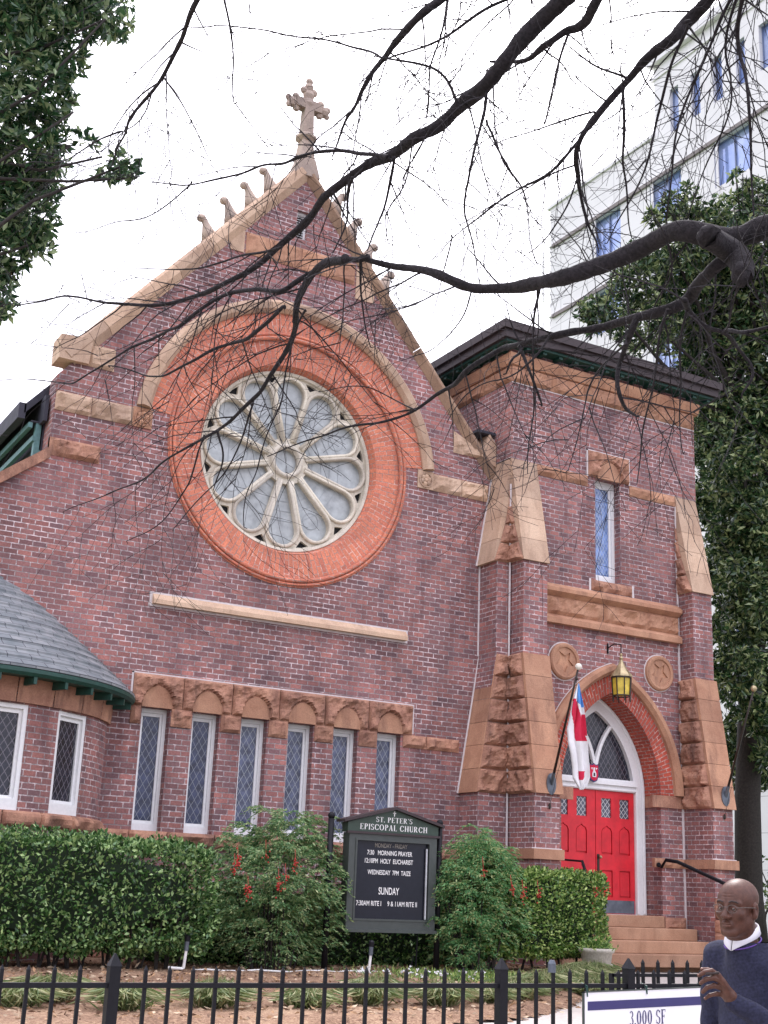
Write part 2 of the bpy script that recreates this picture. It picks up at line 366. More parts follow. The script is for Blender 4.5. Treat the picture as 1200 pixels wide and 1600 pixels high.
# --- gable wall
WX = [7.65+0.965*k for k in range(6)]
holes = [circle(RX, RZ, 2.46)]+[rect(x, x+0.53, 2.34, 4.47) for x in WX]+[rect(10.04, 10.29, 14.5, 15.15)]
ol = [(-4.0, 0.1), (15.05, 0.1), (15.05, GZ-(15.05-GX)*GS), (GX, GZ), (5.46, GZ-(GX-5.46)*GS), (5.46, 8.72), (-4.0, 1.25)]
mb = MB(); mb.prism(ol, 0.0, 0.45, holes); part(mb, 'gable_wall', BRICK)
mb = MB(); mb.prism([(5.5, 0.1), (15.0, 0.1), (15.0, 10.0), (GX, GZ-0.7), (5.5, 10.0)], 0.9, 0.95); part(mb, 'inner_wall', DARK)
# --- copings
STONED = stone_mat('sandstone_shaded', (0.25, 0.16, 0.11), (0.38, 0.26, 0.18), (0.12, 0.08, 0.06), stain=0.4)  # darker copy: shade on the down-facing right coping put into its colour
def coping(side, name):
    mb = MB(); hh = .26 if side < 0 else .17; d = Vector((side*1, 0, -GS)).normalized(); nn = Vector((side*GS, 0, 1)).normalized()
    a = Vector((GX, 0, GZ)); L = (4.86 if side > 0 else 4.50)*math.hypot(1, GS)
    n = 7; step = L/n
    for k in range(n):
        s0, s1 = k*step+0.006, (k+1)*step-0.006
        prof = [(0.5, -0.06), (0.5, hh), (-0.06, hh+.03), (-0.13, hh-.03), (-0.13, 0.08), (-0.01, -0.06)]
        vs = []
        for s_ in (s0, s1):
            for (y, h) in prof:
                p = a+d*s_+nn*h
                vs.append((p.x, y, p.z))
        m = len(prof)
        mb.add(vs, [(i, (i+1) % m, m+(i+1) % m, m+i) for i in range(m)]+[tuple(range(m)), tuple(range(m, 2*m))[::-1]])
    return part(mb, 'gable_coping', STONEL if side < 0 else STONED)
coping(-1, 'l'); coping(1, 'r')
# kneelers
mb = MB(); mb.prism([(5.42, 10.60), (5.42, 11.07), (5.74, 11.09), (6.02, 11.06), (5.98, 10.60)], -0.115, 0.4); part(mb, 'kneeler', STONEL)
mb = MB(); mb.box(5.99, 6.49, -.01, .1, 10.6, 11.04); mb.rock((5.99, -.012, 10.6), (6.49, -.012, 10.6), (6.49, -.012, 11.04), (5.99, -.012, 11.04), (0, -1, 0), .08, seed=3); part(mb, 'kneeler_stone', STONEL); mb = MB()
mb.rock((14.06, -.012, 10.58), (14.9, -.012, 10.58), (14.72, -.012, 10.78), (14.06, -.012, 11.08), (0, -1, 0), .08, seed=5); part(mb, 'kneeler_stone', STONEL)
mb = MB(); mb.prism([(14.72, 10.62), (15.1, 10.42), (15.1, 10.95), (14.93, 11.15)], -0.12, 0.4); part(mb, 'kneeler', STONEL)
mb = MB(); mb.box(14.62, 15.1, -0.1, 0.5, 11.16, 11.22); part(mb, 'lead_flashing', ROOFD)
# left flank of the gable wall going back + nave roof and eave
mb = MB(); mb.box(5.46, 5.92, 0.45, 16, 8.0, 9.9); part(mb, 'nave_wall', BRICK)
mb = MB(); mb.hexa([(5.35, 0.2, 9.45), (5.42, 0.2, 9.45), (5.42, 16, 9.45), (5.35, 16, 9.45)], [(5.35, 0.2, 9.95), (5.42, 0.2, 9.95), (5.42, 16, 9.95), (5.35, 16, 9.95)])
mb.prism([(5.05, 9.78), (GX, 15.85), (15.3, 9.9), (15.3, 9.7), (GX, 15.6), (5.05, 9.6)], 0.46, 16); part(mb, 'nave_roof', ROOFD)
mb = MB(); mb.box(4.95, 5.08, 0.46, 16, 9.50, 9.80); part(mb, 'gutter', ROOFD)
mb = MB()
for (x_, z_) in ((5.16, 9.36), (5.26, 9.12), (5.37, 8.86)): mb.box(x_, x_+.075, .47, 16, z_, z_+.10)
for k in range(0): mb.hexa([(5.1, 0.9+k*0.9, 9.35), (5.45, 0.9+k*.9, 8.95), (5.45, 1.0+k*.9, 8.95), (5.1, 1.0+k*.9, 9.35)], [(5.1, .9+k*.9, 9.55), (5.45, .9+k*.9, 9.15), (5.45, 1.0+k*.9, 9.15), (5.1, 1.0+k*.9, 9.55)])
mb.box(5.3, 5.4, 0.475, 0.60, 8.3, 9.5); part(mb, 'eave_beam', TEAL)
mb = MB(); mb.box(5.2, 5.45, .46, 16, 9.47, 9.5); mb.box(5.43, 5.455, .46, 16, 8.4, 9.46); part(mb, 'eave_soffit', ROOFD)
# aisle coping
mb = MB()
for k in range(9):
    x0, x1 = 5.5-k*1.1-0.006, 5.5-(k+1)*1.1+0.006; f = lambda x: 8.72-(5.46-x)*0.79
    mb.prism([(x1, f(x1)-0.05), (x0, f(x0)-0.05), (x0, f(x0)+0.17), (x1, f(x1)+0.17)], -0.09, 0.5)
part(mb, 'aisle_coping', STONER)
mb = MB(); mb.rock((5.62, -.008, 8.76), (6.4, -.008, 8.76), (6.4, -.008, 9.1), (5.5, -.008, 9.1), (0, -1, 0), .10, seed=8)
mb.prism([(5.46, 8.76), (6.4, 8.76), (6.4, 9.1), (5.46, 9.1)], -.01, .1); part(mb, 'kneeler_stone', STONER)

# --- string courses on the gable wall (rock-faced stones)
def course(xs, z0, z1, y, seed, out=0.09, mat=STONE, name='string_course', base=0.012):
    mb = MB()
    for k in range(len(xs)-1):
        a, b = xs[k]+0.006, xs[k+1]-0.006
        mb.box(a, b, y-base, y+0.05, z0, z1)
        mb.rock((a, y-base, z0), (b, y-base, z0), (b, y-base, z1), (a, y-base, z1), (0, -1, 0), out, seed=seed+k)
    return part(mb, name, mat)
course([5.47, 6.15, 6.95], 9.63, 10.0, 0, 11, mat=STONEL); 
course([13.55, 14.3, 14.98], 9.63, 10.0, 0, 15, mat=STONEL)
for k, x in enumerate((7.13, 13.38)):                 # carved rosettes that stop the hood
    mb = MB(); mb.box(x-.19, x+.19, -.03, .05, 9.63, 10.02)
    for a in range(6):
        g = a*PI/3+0.3; mb.sphere((x+.085*math.cos(g), -.035, 9.82+.085*math.sin(g)), .055, 8, sc=(1, .7, 1))
    mb.sphere((x, -.04, 9.82), .045, 8); mb.lathe([(.16, -.03), (.165, -.055), (.14, -.055), (.135, -.03)], (x, 0, 9.82), 20, axis='y')
    part(mb, 'carved_rosette', STONEL if k else STONE)
mb = MB()
course([8.93, 9.55, 10.2, 10.85, 11.47][0:5], 13.80, 14.28, 0, 21, .04, STONE)
for q in ((8.6, 8.90, -.02, .05, 13.8, 14.28), (11.5, 11.95, -.02, .05, 13.5, 14.2)): mb = MB(); mb.box(*q); part(mb, 'quoin_block', STONEL)
# long plain ledge below the rose
mb = MB(); mb.prism([(-0.11, 6.42), (-0.11, 6.34), (0.05, 6.34), (0.05, 6.53), (-.02, 6.53)], 7.65, 13.03, axis='x'); part(mb, 'stone_ledge', STONEL)
mb = MB(); mb.box(7.60, 13.08, -.008, .03, 6.30, 6.56); part(mb, 'pale_mortar_joint', CAULK)

# --- lancet lintels with carved trefoil heads
mb = MB(); ms = MB(); mc = MB()
edges = [7.44]+[WX[k]+.53+.217 for k in range(5)]+[13.26]
for k in range(6):
    a, b = edges[k]+.006, edges[k+1]-.006; cx = WX[k]+.265
    def mk(u, v, a=a, b=b, cx=cx):
        x = a+(b-a)*u; z = 4.49+.57*v; dx = (x-cx)/.30; dz = (z-4.47)/.42
        return 0.0 if dx*dx+dz*dz < 1 and z < 4.9 else 1.0
    mb.box(a, b, -.025, .05, 4.49, 5.06)
    mb.rock((a, -.027, 4.49), (b, -.027, 4.49), (b, -.027, 5.06), (a, -.027, 5.06), (0, -1, 0), .095, .035, seed=30+k, mask=mk)
    ms = MB(); ms.prism([(cx-.285, 4.475)]+[(cx+.29*math.cos(t), 4.53+.33*math.sin(t)*(1.0 if abs(math.cos(t)) < .75 else .9)) for t in [PI-PI*i/14 for i in range(15)]]+[(cx+.285, 4.475)], -.05, -.02); part(ms, 'carved_tympanum', STONE)
for k in range(5):                                   # springing stones between the heads
    a, b = WX[k]+.53+.02, WX[k+1]-.02
    (mb).box(a, b, -.02, .05, 4.17, 4.487); mb.rock((a, -.022, 4.17), (b, -.022, 4.17), (b, -.022, 4.487), (a, -.022, 4.487), (0, -1, 0), .06, .05, seed=50+k)
mb.box(7.44, 7.63, -.02, .05, 4.17, 4.487); mb.rock((7.44, -.022, 4.17), (7.63, -.022, 4.17), (7.63, -.022, 4.487), (7.44, -.022, 4.487), (0, -1, 0), .05, .05, seed=60)
part(mb, 'lintel', STONER)
mb = MB(); mb.box(7.405, 7.44, -.012, .03, 4.5, 5.09); mb.box(7.405, 13.29, -.012, .03, 5.06, 5.085); mb.box(13.26, 13.29, -.012, .03, 4.5, 5.06); part(mb, 'pale_mortar_joint', CAULK)
course([13.05, 13.6, 14.38], 4.23, 4.48, 0, 65, .09, STONER)
course([4.6, 6.9, 7.6, 8.3, 9.2, 10.1, 11.0, 12.0, 13.0, 13.7, 14.4], 2.08, 2.34, 0, 70, .12, STONER, 'sill_course', .05)
course([6.5, 7.6, 8.7, 9.8, 10.9, 12.0, 13.2, 14.4], 0.15, 1.0, 0, 90, .10, STONER, 'plinth', .06)

# --- windows
def lancet(x0, x1, z0, z1, yw, rec, parent=CH, glass=GLASS, fw=.085, rail=.13, xf=None, name='lancet_window'):
    """white timber frame with leaded glass, recessed rec behind the wall plane yw"""
    y = yw+rec; mb = MB()
    mb.prism(rect(x0, x1, z0, z1), y, y+.12, [rect(x0+fw*.75, x1-fw*.75, z0+rail, z1-fw*.9)])
    mb.prism(rect(x0+fw*.7, x1-fw*.7, z0+rail*.93, z1-fw*.82), y+.045, y+.11, [rect(x0+fw*1.25, x1-fw*1.25, z0+rail+.05, z1-fw*1.6)])
    g = MB(); g.add([(x0+fw, y+.075, z0+rail), (x1-fw, y+.075, z0+rail), (x1-fw, y+.075, z1-fw), (x0+fw, y+.075, z1-fw)], [(0, 1, 2, 3)])
    if xf:
        mb.v = [xf(p) for p in mb.v]; uvs = [[(p[0], p[2]) for p in g.v]]; g.v = [xf(p) for p in g.v]; g.uv = {0: uvs[0]}
    f = part(mb, name, WHITE, parent); part(g, 'leaded_glass', glass, f); return f
for k, x in enumerate(WX): lancet(x, x+.53, 2.34, 4.475, 0, .17, glass=GLASSN if k < 2 else GLASS)
# louvred slit high in the gable
mb = MB(); mb.prism(rect(10.04, 10.29, 14.5, 15.15), .10, .2, [rect(10.08, 10.25, 14.55, 15.1)])
for k in range(10): z = 14.55+k*.055; mb.hexa([(10.08, .12, z), (10.25, .12, z), (10.25, .19, z+.04), (10.08, .19, z+.04)], [(10.08, .12, z+.012), (10.25, .12, z+.012), (10.25, .19, z+.052), (10.08, .19, z+.052)])
part(mb, 'louvre', WHITE)

# --- rose window
def ring(mb, r0, r1, y0, y1, n=128, a0=0, a1=2*PI, mi=0, cx=RX, cz=RZ):
    """flat or splayed ring with polar UVs (courses run round it)"""
    full = abs(a1-a0-2*PI) < 1e-6
    for k in range(n):
        g0, g1 = a0+(a1-a0)*k/n, a0+(a1-a0)*(k+1)/n
        P = lambda r, g, y: (cx+r*math.cos(g), y, cz+r*math.sin(g))
        rm = (r0+r1)/2
        mb.add([P(r0, g0, y0), P(r1, g0, y1), P(r1, g1, y1), P(r0, g1, y0)], [(0, 1, 2, 3)], mi,
               [[(0 if r0 < r1 else 0, g0*rm), (math.hypot(r1-r0, y1-y0), g0*rm), (math.hypot(r1-r0, y1-y0), g1*rm), (0, g1*rm)]])
mb = MB()
ring(mb, 1.86, 1.95, .27, .06); ring(mb, 1.95, 2.47, .06, .004)
part(mb, 'brick_ring', BRICKO)
mb = MB()
for (c, r) in ((2.50, .045), (2.58, .03)):            # moulded brick roll round the ring
    pts = [(RX+c*math.cos(2*PI*k/96), -.03, RZ+c*math.sin(2*PI*k/96)) for k in range(97)]; mb.tube(pts, r, 8, cap=False)
ring(mb, 2.45, 2.63, -.02, -.016); part(mb, 'ring_moulding', BRICKO, smooth=True)
a_s = math.asin((10.02-RZ)/3.0)
mb = MB(); ring(mb, 2.62, 3.04, -.010, -.010, 90, a_s+.01, PI-a_s-.01); part(mb, 'arch_band', BRICKO)
mb = MB()
n = 19
for k in range(n):                                    # hood mould voussoirs
    g0, g1 = a_s+(PI-2*a_s)*k/n+.0015, a_s+(PI-2*a_s)*(k+1)/n-.0015
    prof = [(3.03, .02), (3.03, -.06), (3.10, -.14), (3.22, -.16), (3.31, -.06), (3.31, .02)]; m = len(prof); seg = 5; vs = []
    for i in range(seg+1):
        g = g0+(g1-g0)*i/seg
        for (r, y) in prof: vs.append((RX+r*math.cos(g), y, RZ+r*math.sin(g)))
    mb.add(vs, [(i*m+j, i*m+(j+1) % m, (i+1)*m+(j+1) % m, (i+1)*m+j) for i in range(seg) for j in range(m)]+[tuple(range(m)), tuple(range(seg*m, seg*m+m))[::-1]])
part(mb, 'hood_mould', STONEL)
# stone tracery
def petal(c, off, r_in, n=12):
    """outline of one petal light, axis angle c, inset by off"""
    h = PI/12; d = 1.425; r = d*math.sin(h)-off; pts = []
    sx = r_in; w = r_in*math.tan(h)-off/math.cos(h)
    pts.append((sx, -w))
    for k in range(n+1):
        t = -(PI/2-h*-1)+0; t = -(PI/2+h)+(PI+2*h)*k/n
        pts.append((d+r*math.cos(t), r*math.sin(t)))
    pts.append((sx, w)); ca, sa = math.cos(c), math.sin(c)
    return [(RX+x*ca-y*sa, RZ+x*sa+y*ca) for x, y in pts]
RY = .25
hl = [circle(RX, RZ, .25, 32)]
for k in range(12):
    c = k*PI/6; hl.append(petal(c, .062, .48))
    m_ = c+PI/12; q = [(1.65, -.012), (1.772, -.125), (1.785, 0), (1.772, .125), (1.65, .012)]
    hl.append([(RX+r*math.cos(m_+t/1.0*.62), RZ+r*math.sin(m_+t*.62)) for r, t in q])
mb = MB(); mb.prism(circle(RX, RZ, 1.90), RY+.03, RY+.2, hl); 
mb.lathe([(1.795, RY+.03), (1.815, RY-.03), (1.87, RY-.05), (1.91, RY+.03)], (RX, 0, RZ), 96, axis='y')
rose = part(mb, 'rose_window', CREAM)
mb = MB()
for k in range(12):
    p = petal(k*PI/6, .026, .42); p = [(x, RY+.01, z) for x, z in p]; mb.tube(p, .037, 7, cap=True)
    p = petal(k*PI/6, .053, .48); mb.tube([(x, RY+.045, z) for x, z in p], .015, 5)
mb.lathe([(.25, RY+.05), (.27, RY-.02), (.31, RY-.045), (.35, RY-.02), (.37, RY+.04)], (RX, 0, RZ), 40, axis='y')
part(mb, 'tracery_roll', CREAM, rose, True)
mb = MB(); mb.prism(circle(RX, RZ, 1.755, 64), RY+.12, RY+.125, back=False); part(mb, 'rose_glass', ROSEG, rose)
for k in range(12):
    m_ = k*PI/6+PI/12; mb = MB(); mb.prism([(RX+r*math.cos(m_+t), RZ+r*math.sin(m_+t)) for r, t in ((1.60, -.02), (1.80, -.10), (1.83, 0), (1.80, .10), (1.60, .02))], RY+.10, RY+.105); part(mb, 'dark_spandrel', DARK, rose)
LEADM = plain('lead', (.33, .36, .38), .6)
for k in range(12):
    mb = MB()
    for q in (0.62, .82, 1.02, 1.22, 1.42):
        h = q*math.tan(PI/12)-.07; c = k*PI/6
        a = (RX+q*math.cos(c)-h*math.sin(c)*-1, RZ+q*math.sin(c)+h*math.cos(c)*-1); b = (RX+q*math.cos(c)-h*math.sin(c), RZ+q*math.sin(c)+h*math.cos(c))
        if q < 1.4: mb.tube([(a[0], RY+.113, a[1]), (b[0], RY+.113, b[1])], .004, 4)
    if k % 3 == 1: c0 = 1.3; mb.tube([(RX+c0*math.cos(c)+.17*math.cos(t), RY+.112, RZ+c0*math.sin(c)+.17*math.sin(t)) for t in [2*PI*i/20 for i in range(21)]], .005, 4)
    part(mb, 'leading', LEADM, rose)

# --- finial cross and crockets
mb = MB(); fx, fz = 10.16, 16.3
mb.prism([(fx-.30, 15.95), (fx+.30, 15.95), (fx+.17, 16.36), (fx-.17, 16.36)], -.12, .3)
mb.hexa([(fx-.17, -.09, 16.35), (fx+.17, -.09, 16.35), (fx+.17, .27, 16.35), (fx-.17, .27, 16.35)], [(fx-.12, -.04, 16.86), (fx+.12, -.04, 16.86), (fx+.12, .2, 16.86), (fx-.12, .2, 16.86)])
mb.lathe([(.0, 16.84), (.16, 16.84), (.24, 16.90), (.24, 16.95), (.15, 17.02), (0, 17.02)], (fx, .08, 0), 8)
mb.hexa([(fx-.125, -.04, 17.0), (fx+.125, -.04, 17.0), (fx+.125, .2, 17.0), (fx-.125, .2, 17.0)], [(fx-.10, -.02, 17.75), (fx+.10, -.02, 17.75), (fx+.10, .18, 17.75), (fx-.10, .18, 17.75)])
mb.box(fx-.3, fx+.3, -.02, .18, 17.62, 17.84)
for sx in (-1, 1):                                     # fleury ends of the arms
    for (dx, dz, r) in ((.38, -.02, .13), (.30, .14, .09), (.28, -.13, .09), (.47, .06, .08), (.46, -.1, .07)): mb.sphere((fx+sx*dx, .08, 17.73+dz), r, 8, sc=(1, .8, 1))
for (dx, dz, r) in ((0, .18, .14), (-.12, .28, .09), (.12, .28, .09), (0, .38, .11), (0, .52, .09), (0, -.05, .17)): mb.sphere((fx+dx, .08, 17.82+dz), r, 8, sc=(1, .8, 1))
part(mb, 'finial_cross', FINIAL)
def crocket(t, side):
    d = Vector((side, 0, -GS)).normalized(); nn = Vector((side*GS, 0, 1)).normalized()
    o = Vector((GX, .12, GZ))+d*t+nn*.22; mb = MB()
    up = -d
    pts = [o+d*.16, o+nn*.16+d*.04, o+nn*.32+d*-.02, o+nn*.45+d*.10, o+nn*.47+d*.24]
    pts = [o-nn*.05, o+Vector((side*.05, 0, .20)), o+Vector((side*.11, 0, .36)), o+Vector((side*.17, 0, .47)), o+Vector((side*.22, 0, .50))]
    mb.tube(pts, [.22, .13, .075, .06, .06], 8); mb.sphere(pts[-1]-Vector((0, 0, .05)), .085, 10); mb.sphere(pts[-2]+Vector((0, 0, .0)), .065, 8)
    part(mb, 'crocket', FINIAL, smooth=True)
for t in (.90, 1.52, 2.16, 2.86): crocket(t, -1); crocket(t, 1)

# ================================================================== tower
TX0, TX1 = 15.12, 20.40; TC = 17.80; SPR = 3.70
def parch(a, R0, off=0, n=16, cx=TC, z=SPR):
    """pointed arch outline, half width a+off, left springing to right springing"""
    c = R0-a; R = R0+off; top = math.acos(c/R)
    L = [(cx+c-R*math.cos(t), z+R*math.sin(t)) for t in [top*k/n for k in range(n+1)]]
    return L+[(2*cx-x, zz) for x, zz in L[::-1][1:]]
A_IN, R_IN = 1.33, 2.245
inner = [(TC-A_IN, .1)]+parch(A_IN, R_IN)+[(TC+A_IN, .1)]
mb = MB(); mb.prism([(TX0, .1)]+[(TC-A_IN, .1)]+parch(A_IN, R_IN)+[(TC+A_IN, .1), (TX1, .1), (TX1, 13.2), (TX0, 13.2)], TY, TY+.55, [rect(17.41, 18.11, 8.15, 10.52)])
mb.box(TX0, TX0+.45, TY+.55, 4.7, .1, 13.2); mb.box(TX1-.45, TX1, TY+.55, 4.7, .1, 13.2); mb.box(TX0+.45, TX1-.45, 4.3, 4.7, .1, 13.2)
part(mb, 'tower_wall', BRICK)
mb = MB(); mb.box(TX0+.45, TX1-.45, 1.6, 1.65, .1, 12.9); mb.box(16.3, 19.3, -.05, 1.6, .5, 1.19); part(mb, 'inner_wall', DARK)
# tower roof
mb = MB(); ex0, ex1, ey0, ey1 = 14.6, 20.95, -1.1, 5.2
mb.hexa([(ex0, ey0, 13.28), (ex1, ey0, 13.28), (ex1, ey1, 13.28), (ex0, ey1, 13.28)], [(ex0, ey0, 13.46), (ex1, ey0, 13.46), (ex1, ey1, 13.46), (ex0, ey1, 13.46)])
mb.box(ex0+.07, ex1-.07, ey0+.07, ey1-.07, 13.10, 13.28)
mb.add([(ex0, ey0, 13.465), (ex1, ey0, 13.465), (ex1, ey1, 13.465), (ex0, ey1, 13.465), ((ex0+ex1)/2, (ey0+ey1)/2, 14.5)], [(0, 1, 4), (1, 2, 4), (2, 3, 4), (3, 0, 4)])
part(mb, 'tower_roof', EAVE)
mb = MB(); mb.box(ex0+.15, ex1-.15, ey0+.15, ey1-.15, 13.04, 13.098)
for k in range(14): x = 14.9+k*.44; mb.box(x, x+.1, ey0+.2, TY, 12.98, 13.04)
for k in range(10): y = -.5+k*.5; mb.box(ex0+.18, TX0, y, y+.1, 12.98, 13.04)
part(mb, 'soffit', GREENP)
# cornice: moulded top and rock-faced frieze, front and left side
mb = MB()
pr = lambda y0, s: [(y0-s*.13, 12.90), (y0-s*.13, 12.82), (y0-s*.06, 12.66), (y0+s*.05, 12.64), (y0+s*.05, 12.90)]
mb.prism(pr(TY, 1), TX0-.13, TX1+.1, axis='x')
mb.v += []; q = [(TX0-.13, 12.90), (TX0-.13, 12.82), (TX0-.06, 12.66), (TX0+.05, 12.64), (TX0+.05, 12.90)]; mb.prism(q, TY+.04, 4.7); part(mb, 'cornice', STONE)
mb = MB(); xs = [TX0, 16.2, 17.1, 18.2, 19.3, TX1]
for k in range(5):
    a, b = xs[k]+.005, xs[k+1]-.005; mb.box(a, b, TY-.012, TY+.03, 12.27, 12.64); mb.rock((a, TY-.012, 12.27), (b, TY-.012, 12.27), (b, TY-.012, 12.64), (a, TY-.012, 12.64), (0, -1, 0), .09, seed=100+k)
for k in range(5):
    a, b = TY+1.05*k+.005, TY+1.05*(k+1)-.005; mb.box(TX0-.012, TX0+.03, a, b, 12.27, 12.64); mb.rock((TX0-.012, b, 12.27), (TX0-.012, a, 12.27), (TX0-.012, a, 12.64), (TX0-.012, b, 12.64), (-1, 0, 0), .09, seed=110+k)
part(mb, 'frieze', STONE)
mb = MB(); mb.box(TX0, TX1, TY-.008, TY+.02, 12.245, 12.268); part(mb, 'pale_mortar_joint', CAULK)
# upper string, window head, sill, wide band
course([15.80, 16.6, 17.2], 10.26, 10.50, TY, 120, .07, STONE); course([18.38, 19.0, 19.74], 10.26, 10.50, TY, 124, .07, STONE)
mb = MB(); a, b = 17.21, 18.37
def mk(u, v):
    x = 17.21+1.16*u; z = 10.5+.61*v; return 0.0 if ((x-17.78)/.34)**2+((z-10.5)/.44)**2 < 1 else 1.0
mb.box(a, b, TY-.025, TY+.05, 10.515, 11.11); mb.rock((a, TY-.027, 10.515), (b, TY-.027, 10.515), (b, TY-.027, 11.11), (a, TY-.027, 11.11), (0, -1, 0), .11, .035, 130, mask=mk)
part(mb, 'lintel', STONER)
mb = MB(); mb.prism([(17.46, 10.50)]+[(17.78+.33*math.cos(t), 10.58+.34*math.sin(t)) for t in [PI-PI*i/14 for i in range(15)]]+[(18.10, 10.50)], TY-.05, TY-.02); part(mb, 'carved_tympanum', STONE)
mb = MB(); mb.box(17.17, 17.21, TY-.01, TY+.02, 10.5, 11.14); mb.box(17.17, 18.41, TY-.01, TY+.02, 11.11, 11.14); mb.box(18.37, 18.41, TY-.01, TY+.02, 10.5, 11.11); part(mb, 'pale_mortar_joint', CAULK)
course([17.27, 18.42], 7.93, 8.16, TY, 133, .08, STONER, 'window_sill')
mb = MB(); mb.box(17.22, 17.27, TY-.012, TY+.02, 7.9, 8.18); mb.box(18.42, 18.47, TY-.012, TY+.02, 7.9, 8.18); part(mb, 'pale_mortar_joint', CAULK)
lancet(17.41, 18.11, 8.15, 10.52, TY, .2, glass=GLASSB, fw=.10, rail=.16)
mb = MB(); mb.prism([(TY-.02, 7.91), (TY-.17, 7.80), (TY-.17, 7.72), (TY-.03, 7.64), (TY+.03, 7.64), (TY+.03, 7.91)], 15.80, 19.74, axis='x')
mb.prism([(TY-.02, 7.25), (TY-.14, 7.16), (TY-.14, 7.04), (TY+.03, 7.04), (TY+.03, 7.25)], 15.80, 19.74, axis='x'); part(mb, 'stone_band', STONE)
course([15.80, 17.6, 19.74], 7.25, 7.64, TY, 140, .10, STONE, 'stone_band', .02)
# medallions with a sunk five-pointed star
for k, (mx_, mz) in enumerate(((16.53, 6.27), (19.14, 6.32))):
    star = []
    for i in range(10):
        g = -PI/2+i*PI/5; r = .25 if i % 2 == 0 else .12; star.append((mx_+r*math.cos(g), mz+r*math.sin(g)))
    mb = MB(); mb.prism(circle(mx_, mz, .29, 40), TY-.045, TY+.01, [star]); mb.prism(circle(mx_, mz, .37, 40), TY-.02, TY+.01, [circle(mx_, mz, .285, 40)])
    mb.lathe([(.285, TY-.02), (.30, TY-.075), (.35, TY-.085), (.385, TY-.06), (.39, TY+.01)], (mx_, 0, mz), 40, axis='y')
    mb.prism(star, TY-.008, TY+.01); part(mb, 'medallion', STONE)
    mb = MB(); mb.prism(circle(mx_, mz, .415, 40), TY-.006, TY+.01, [circle(mx_, mz, .38, 40)]); part(mb, 'pale_mortar_joint', CAULK)
# entrance arch: brick voussoirs, splayed soffit, hood, imposts
mb = MB(); P0 = parch(A_IN, R_IN, 0, 24); P1 = parch(A_IN, R_IN, .38, 24)
L = 0
for i in range(len(P0)-1):
    l = math.hypot(P1[i+1][0]-P1[i][0], P1[i+1][1]-P1[i][1])*.9
    mb.add([(P0[i][0], TY-.012, P0[i][1]), (P1[i][0], TY-.012, P1[i][1]), (P1[i+1][0], TY-.012, P1[i+1][1]), (P0[i+1][0], TY-.012, P0[i+1][1])], [(0, 1, 2, 3)], 0, [[(0, L), (.38, L), (.38, L+l), (0, L+l)]])
    mb.add([(P0[i][0], TY-.012, P0[i][1]), (P0[i+1][0], TY-.012, P0[i+1][1]), (P0[i+1][0]-(P0[i+1][0]-TC)*.012, -.10, P0[i+1][1]-.012), (P0[i][0]-(P0[i][0]-TC)*.012, -.10, P0[i][1]-.012)], [(0, 1, 2, 3)], 0, [[(0, L), (0, L+l), (.55, L+l), (.55, L)]]); L += l
part(mb, 'entrance_arch', BRICKR)
mb = MB(); prof = [(.36, TY+.01), (.37, TY-.08), (.44, TY-.15), (.53, TY-.15), (.58, TY-.08), (.58, TY+.01)]; rows = [[(x, y, z) for x, z in parch(A_IN, R_IN, o_, 24)] for o_, y in prof]
m = len(prof); nn_ = len(rows[0]); vs = [rows[j][i] for i in range(nn_) for j in range(m)]
mb.add(vs, [(i*m+j, i*m+(j+1) % m, (i+1)*m+(j+1) % m, (i+1)*m+j) for i in range(nn_-1) for j in range(m)]+[tuple(range(m)), tuple(range((nn_-1)*m, nn_*m))[::-1]]); part(mb, 'hood_mould', STONE)
mb = MB(); c_ = R_IN-A_IN; rows = [[(x, y, z) for x, z in parch(A_IN, R_IN, o_, 24)] for o_, y in ((.578, TY-.006), (.60, TY-.006))]
mb.add(rows[0]+rows[1], [(i, i+1, nn_+i+1, nn_+i) for i in range(nn_-1)]); part(mb, 'pale_mortar_joint', CAULK)
for (a, b) in ((18.86, 19.72), (15.82, 16.74)):
    mb = MB(); mb.box(a, b, TY-.05, TY+.02, 3.44, 3.69)
    if a > 17: mb.box(TC+A_IN-.03, TC+A_IN+.1, TY-.04, -.12, 3.445, 3.685)
    part(mb, 'impost', STONER)
# door surround, transom, Y-tracery
DY = -.12
o1 = [(TC-A_IN+.01, 1.22)]+parch(A_IN-.01, R_IN-.01, 0)+[(TC+A_IN-.01, 1.22)]
DW = 1.06
lun_o = parch(DW-.03, R_IN-.30, 0, 16)
base_z = 3.99
lun = [(TC-DW+.05, base_z)]+[p for p in lun_o if p[1] > base_z+.04]+[(TC+DW-.05, base_z)]
# frame from two pieces: jamb + arch (with door and lunette openings)
mb = MB(); mb.prism(o1, DY-.03, DY+.12, [rect(TC-DW, TC+DW, 1.225, 3.74), lun])
pts = [(x, DY-.04, z) for x, z in [(TC-A_IN+.06, 1.24)]+parch(A_IN-.06, R_IN-.06, 0)+[(TC+A_IN-.06, 1.24)]]; mb.tube(pts, .035, 6)
pts = [(x, DY-.03, z) for x, z in [(TC-DW-.03, 1.24)]+[(TC-DW-.03, 3.9)]]; mb.tube(pts, .03, 6); mb.tube([(2*TC-x, y, z) for x, y, z in pts], .03, 6)
mb.box(TC-DW-.02, TC+DW+.02, DY-.09, DY-.02, 3.86, 3.95); mb.box(TC-DW-.02, TC+DW+.02, DY-.06, DY-.02, 3.76, 3.80)
doorframe = part(mb, 'door_frame', WHITE)
mb = MB(); R2 = R_IN-.30; cc = R2-(DW-.03)               # Y tracery bars
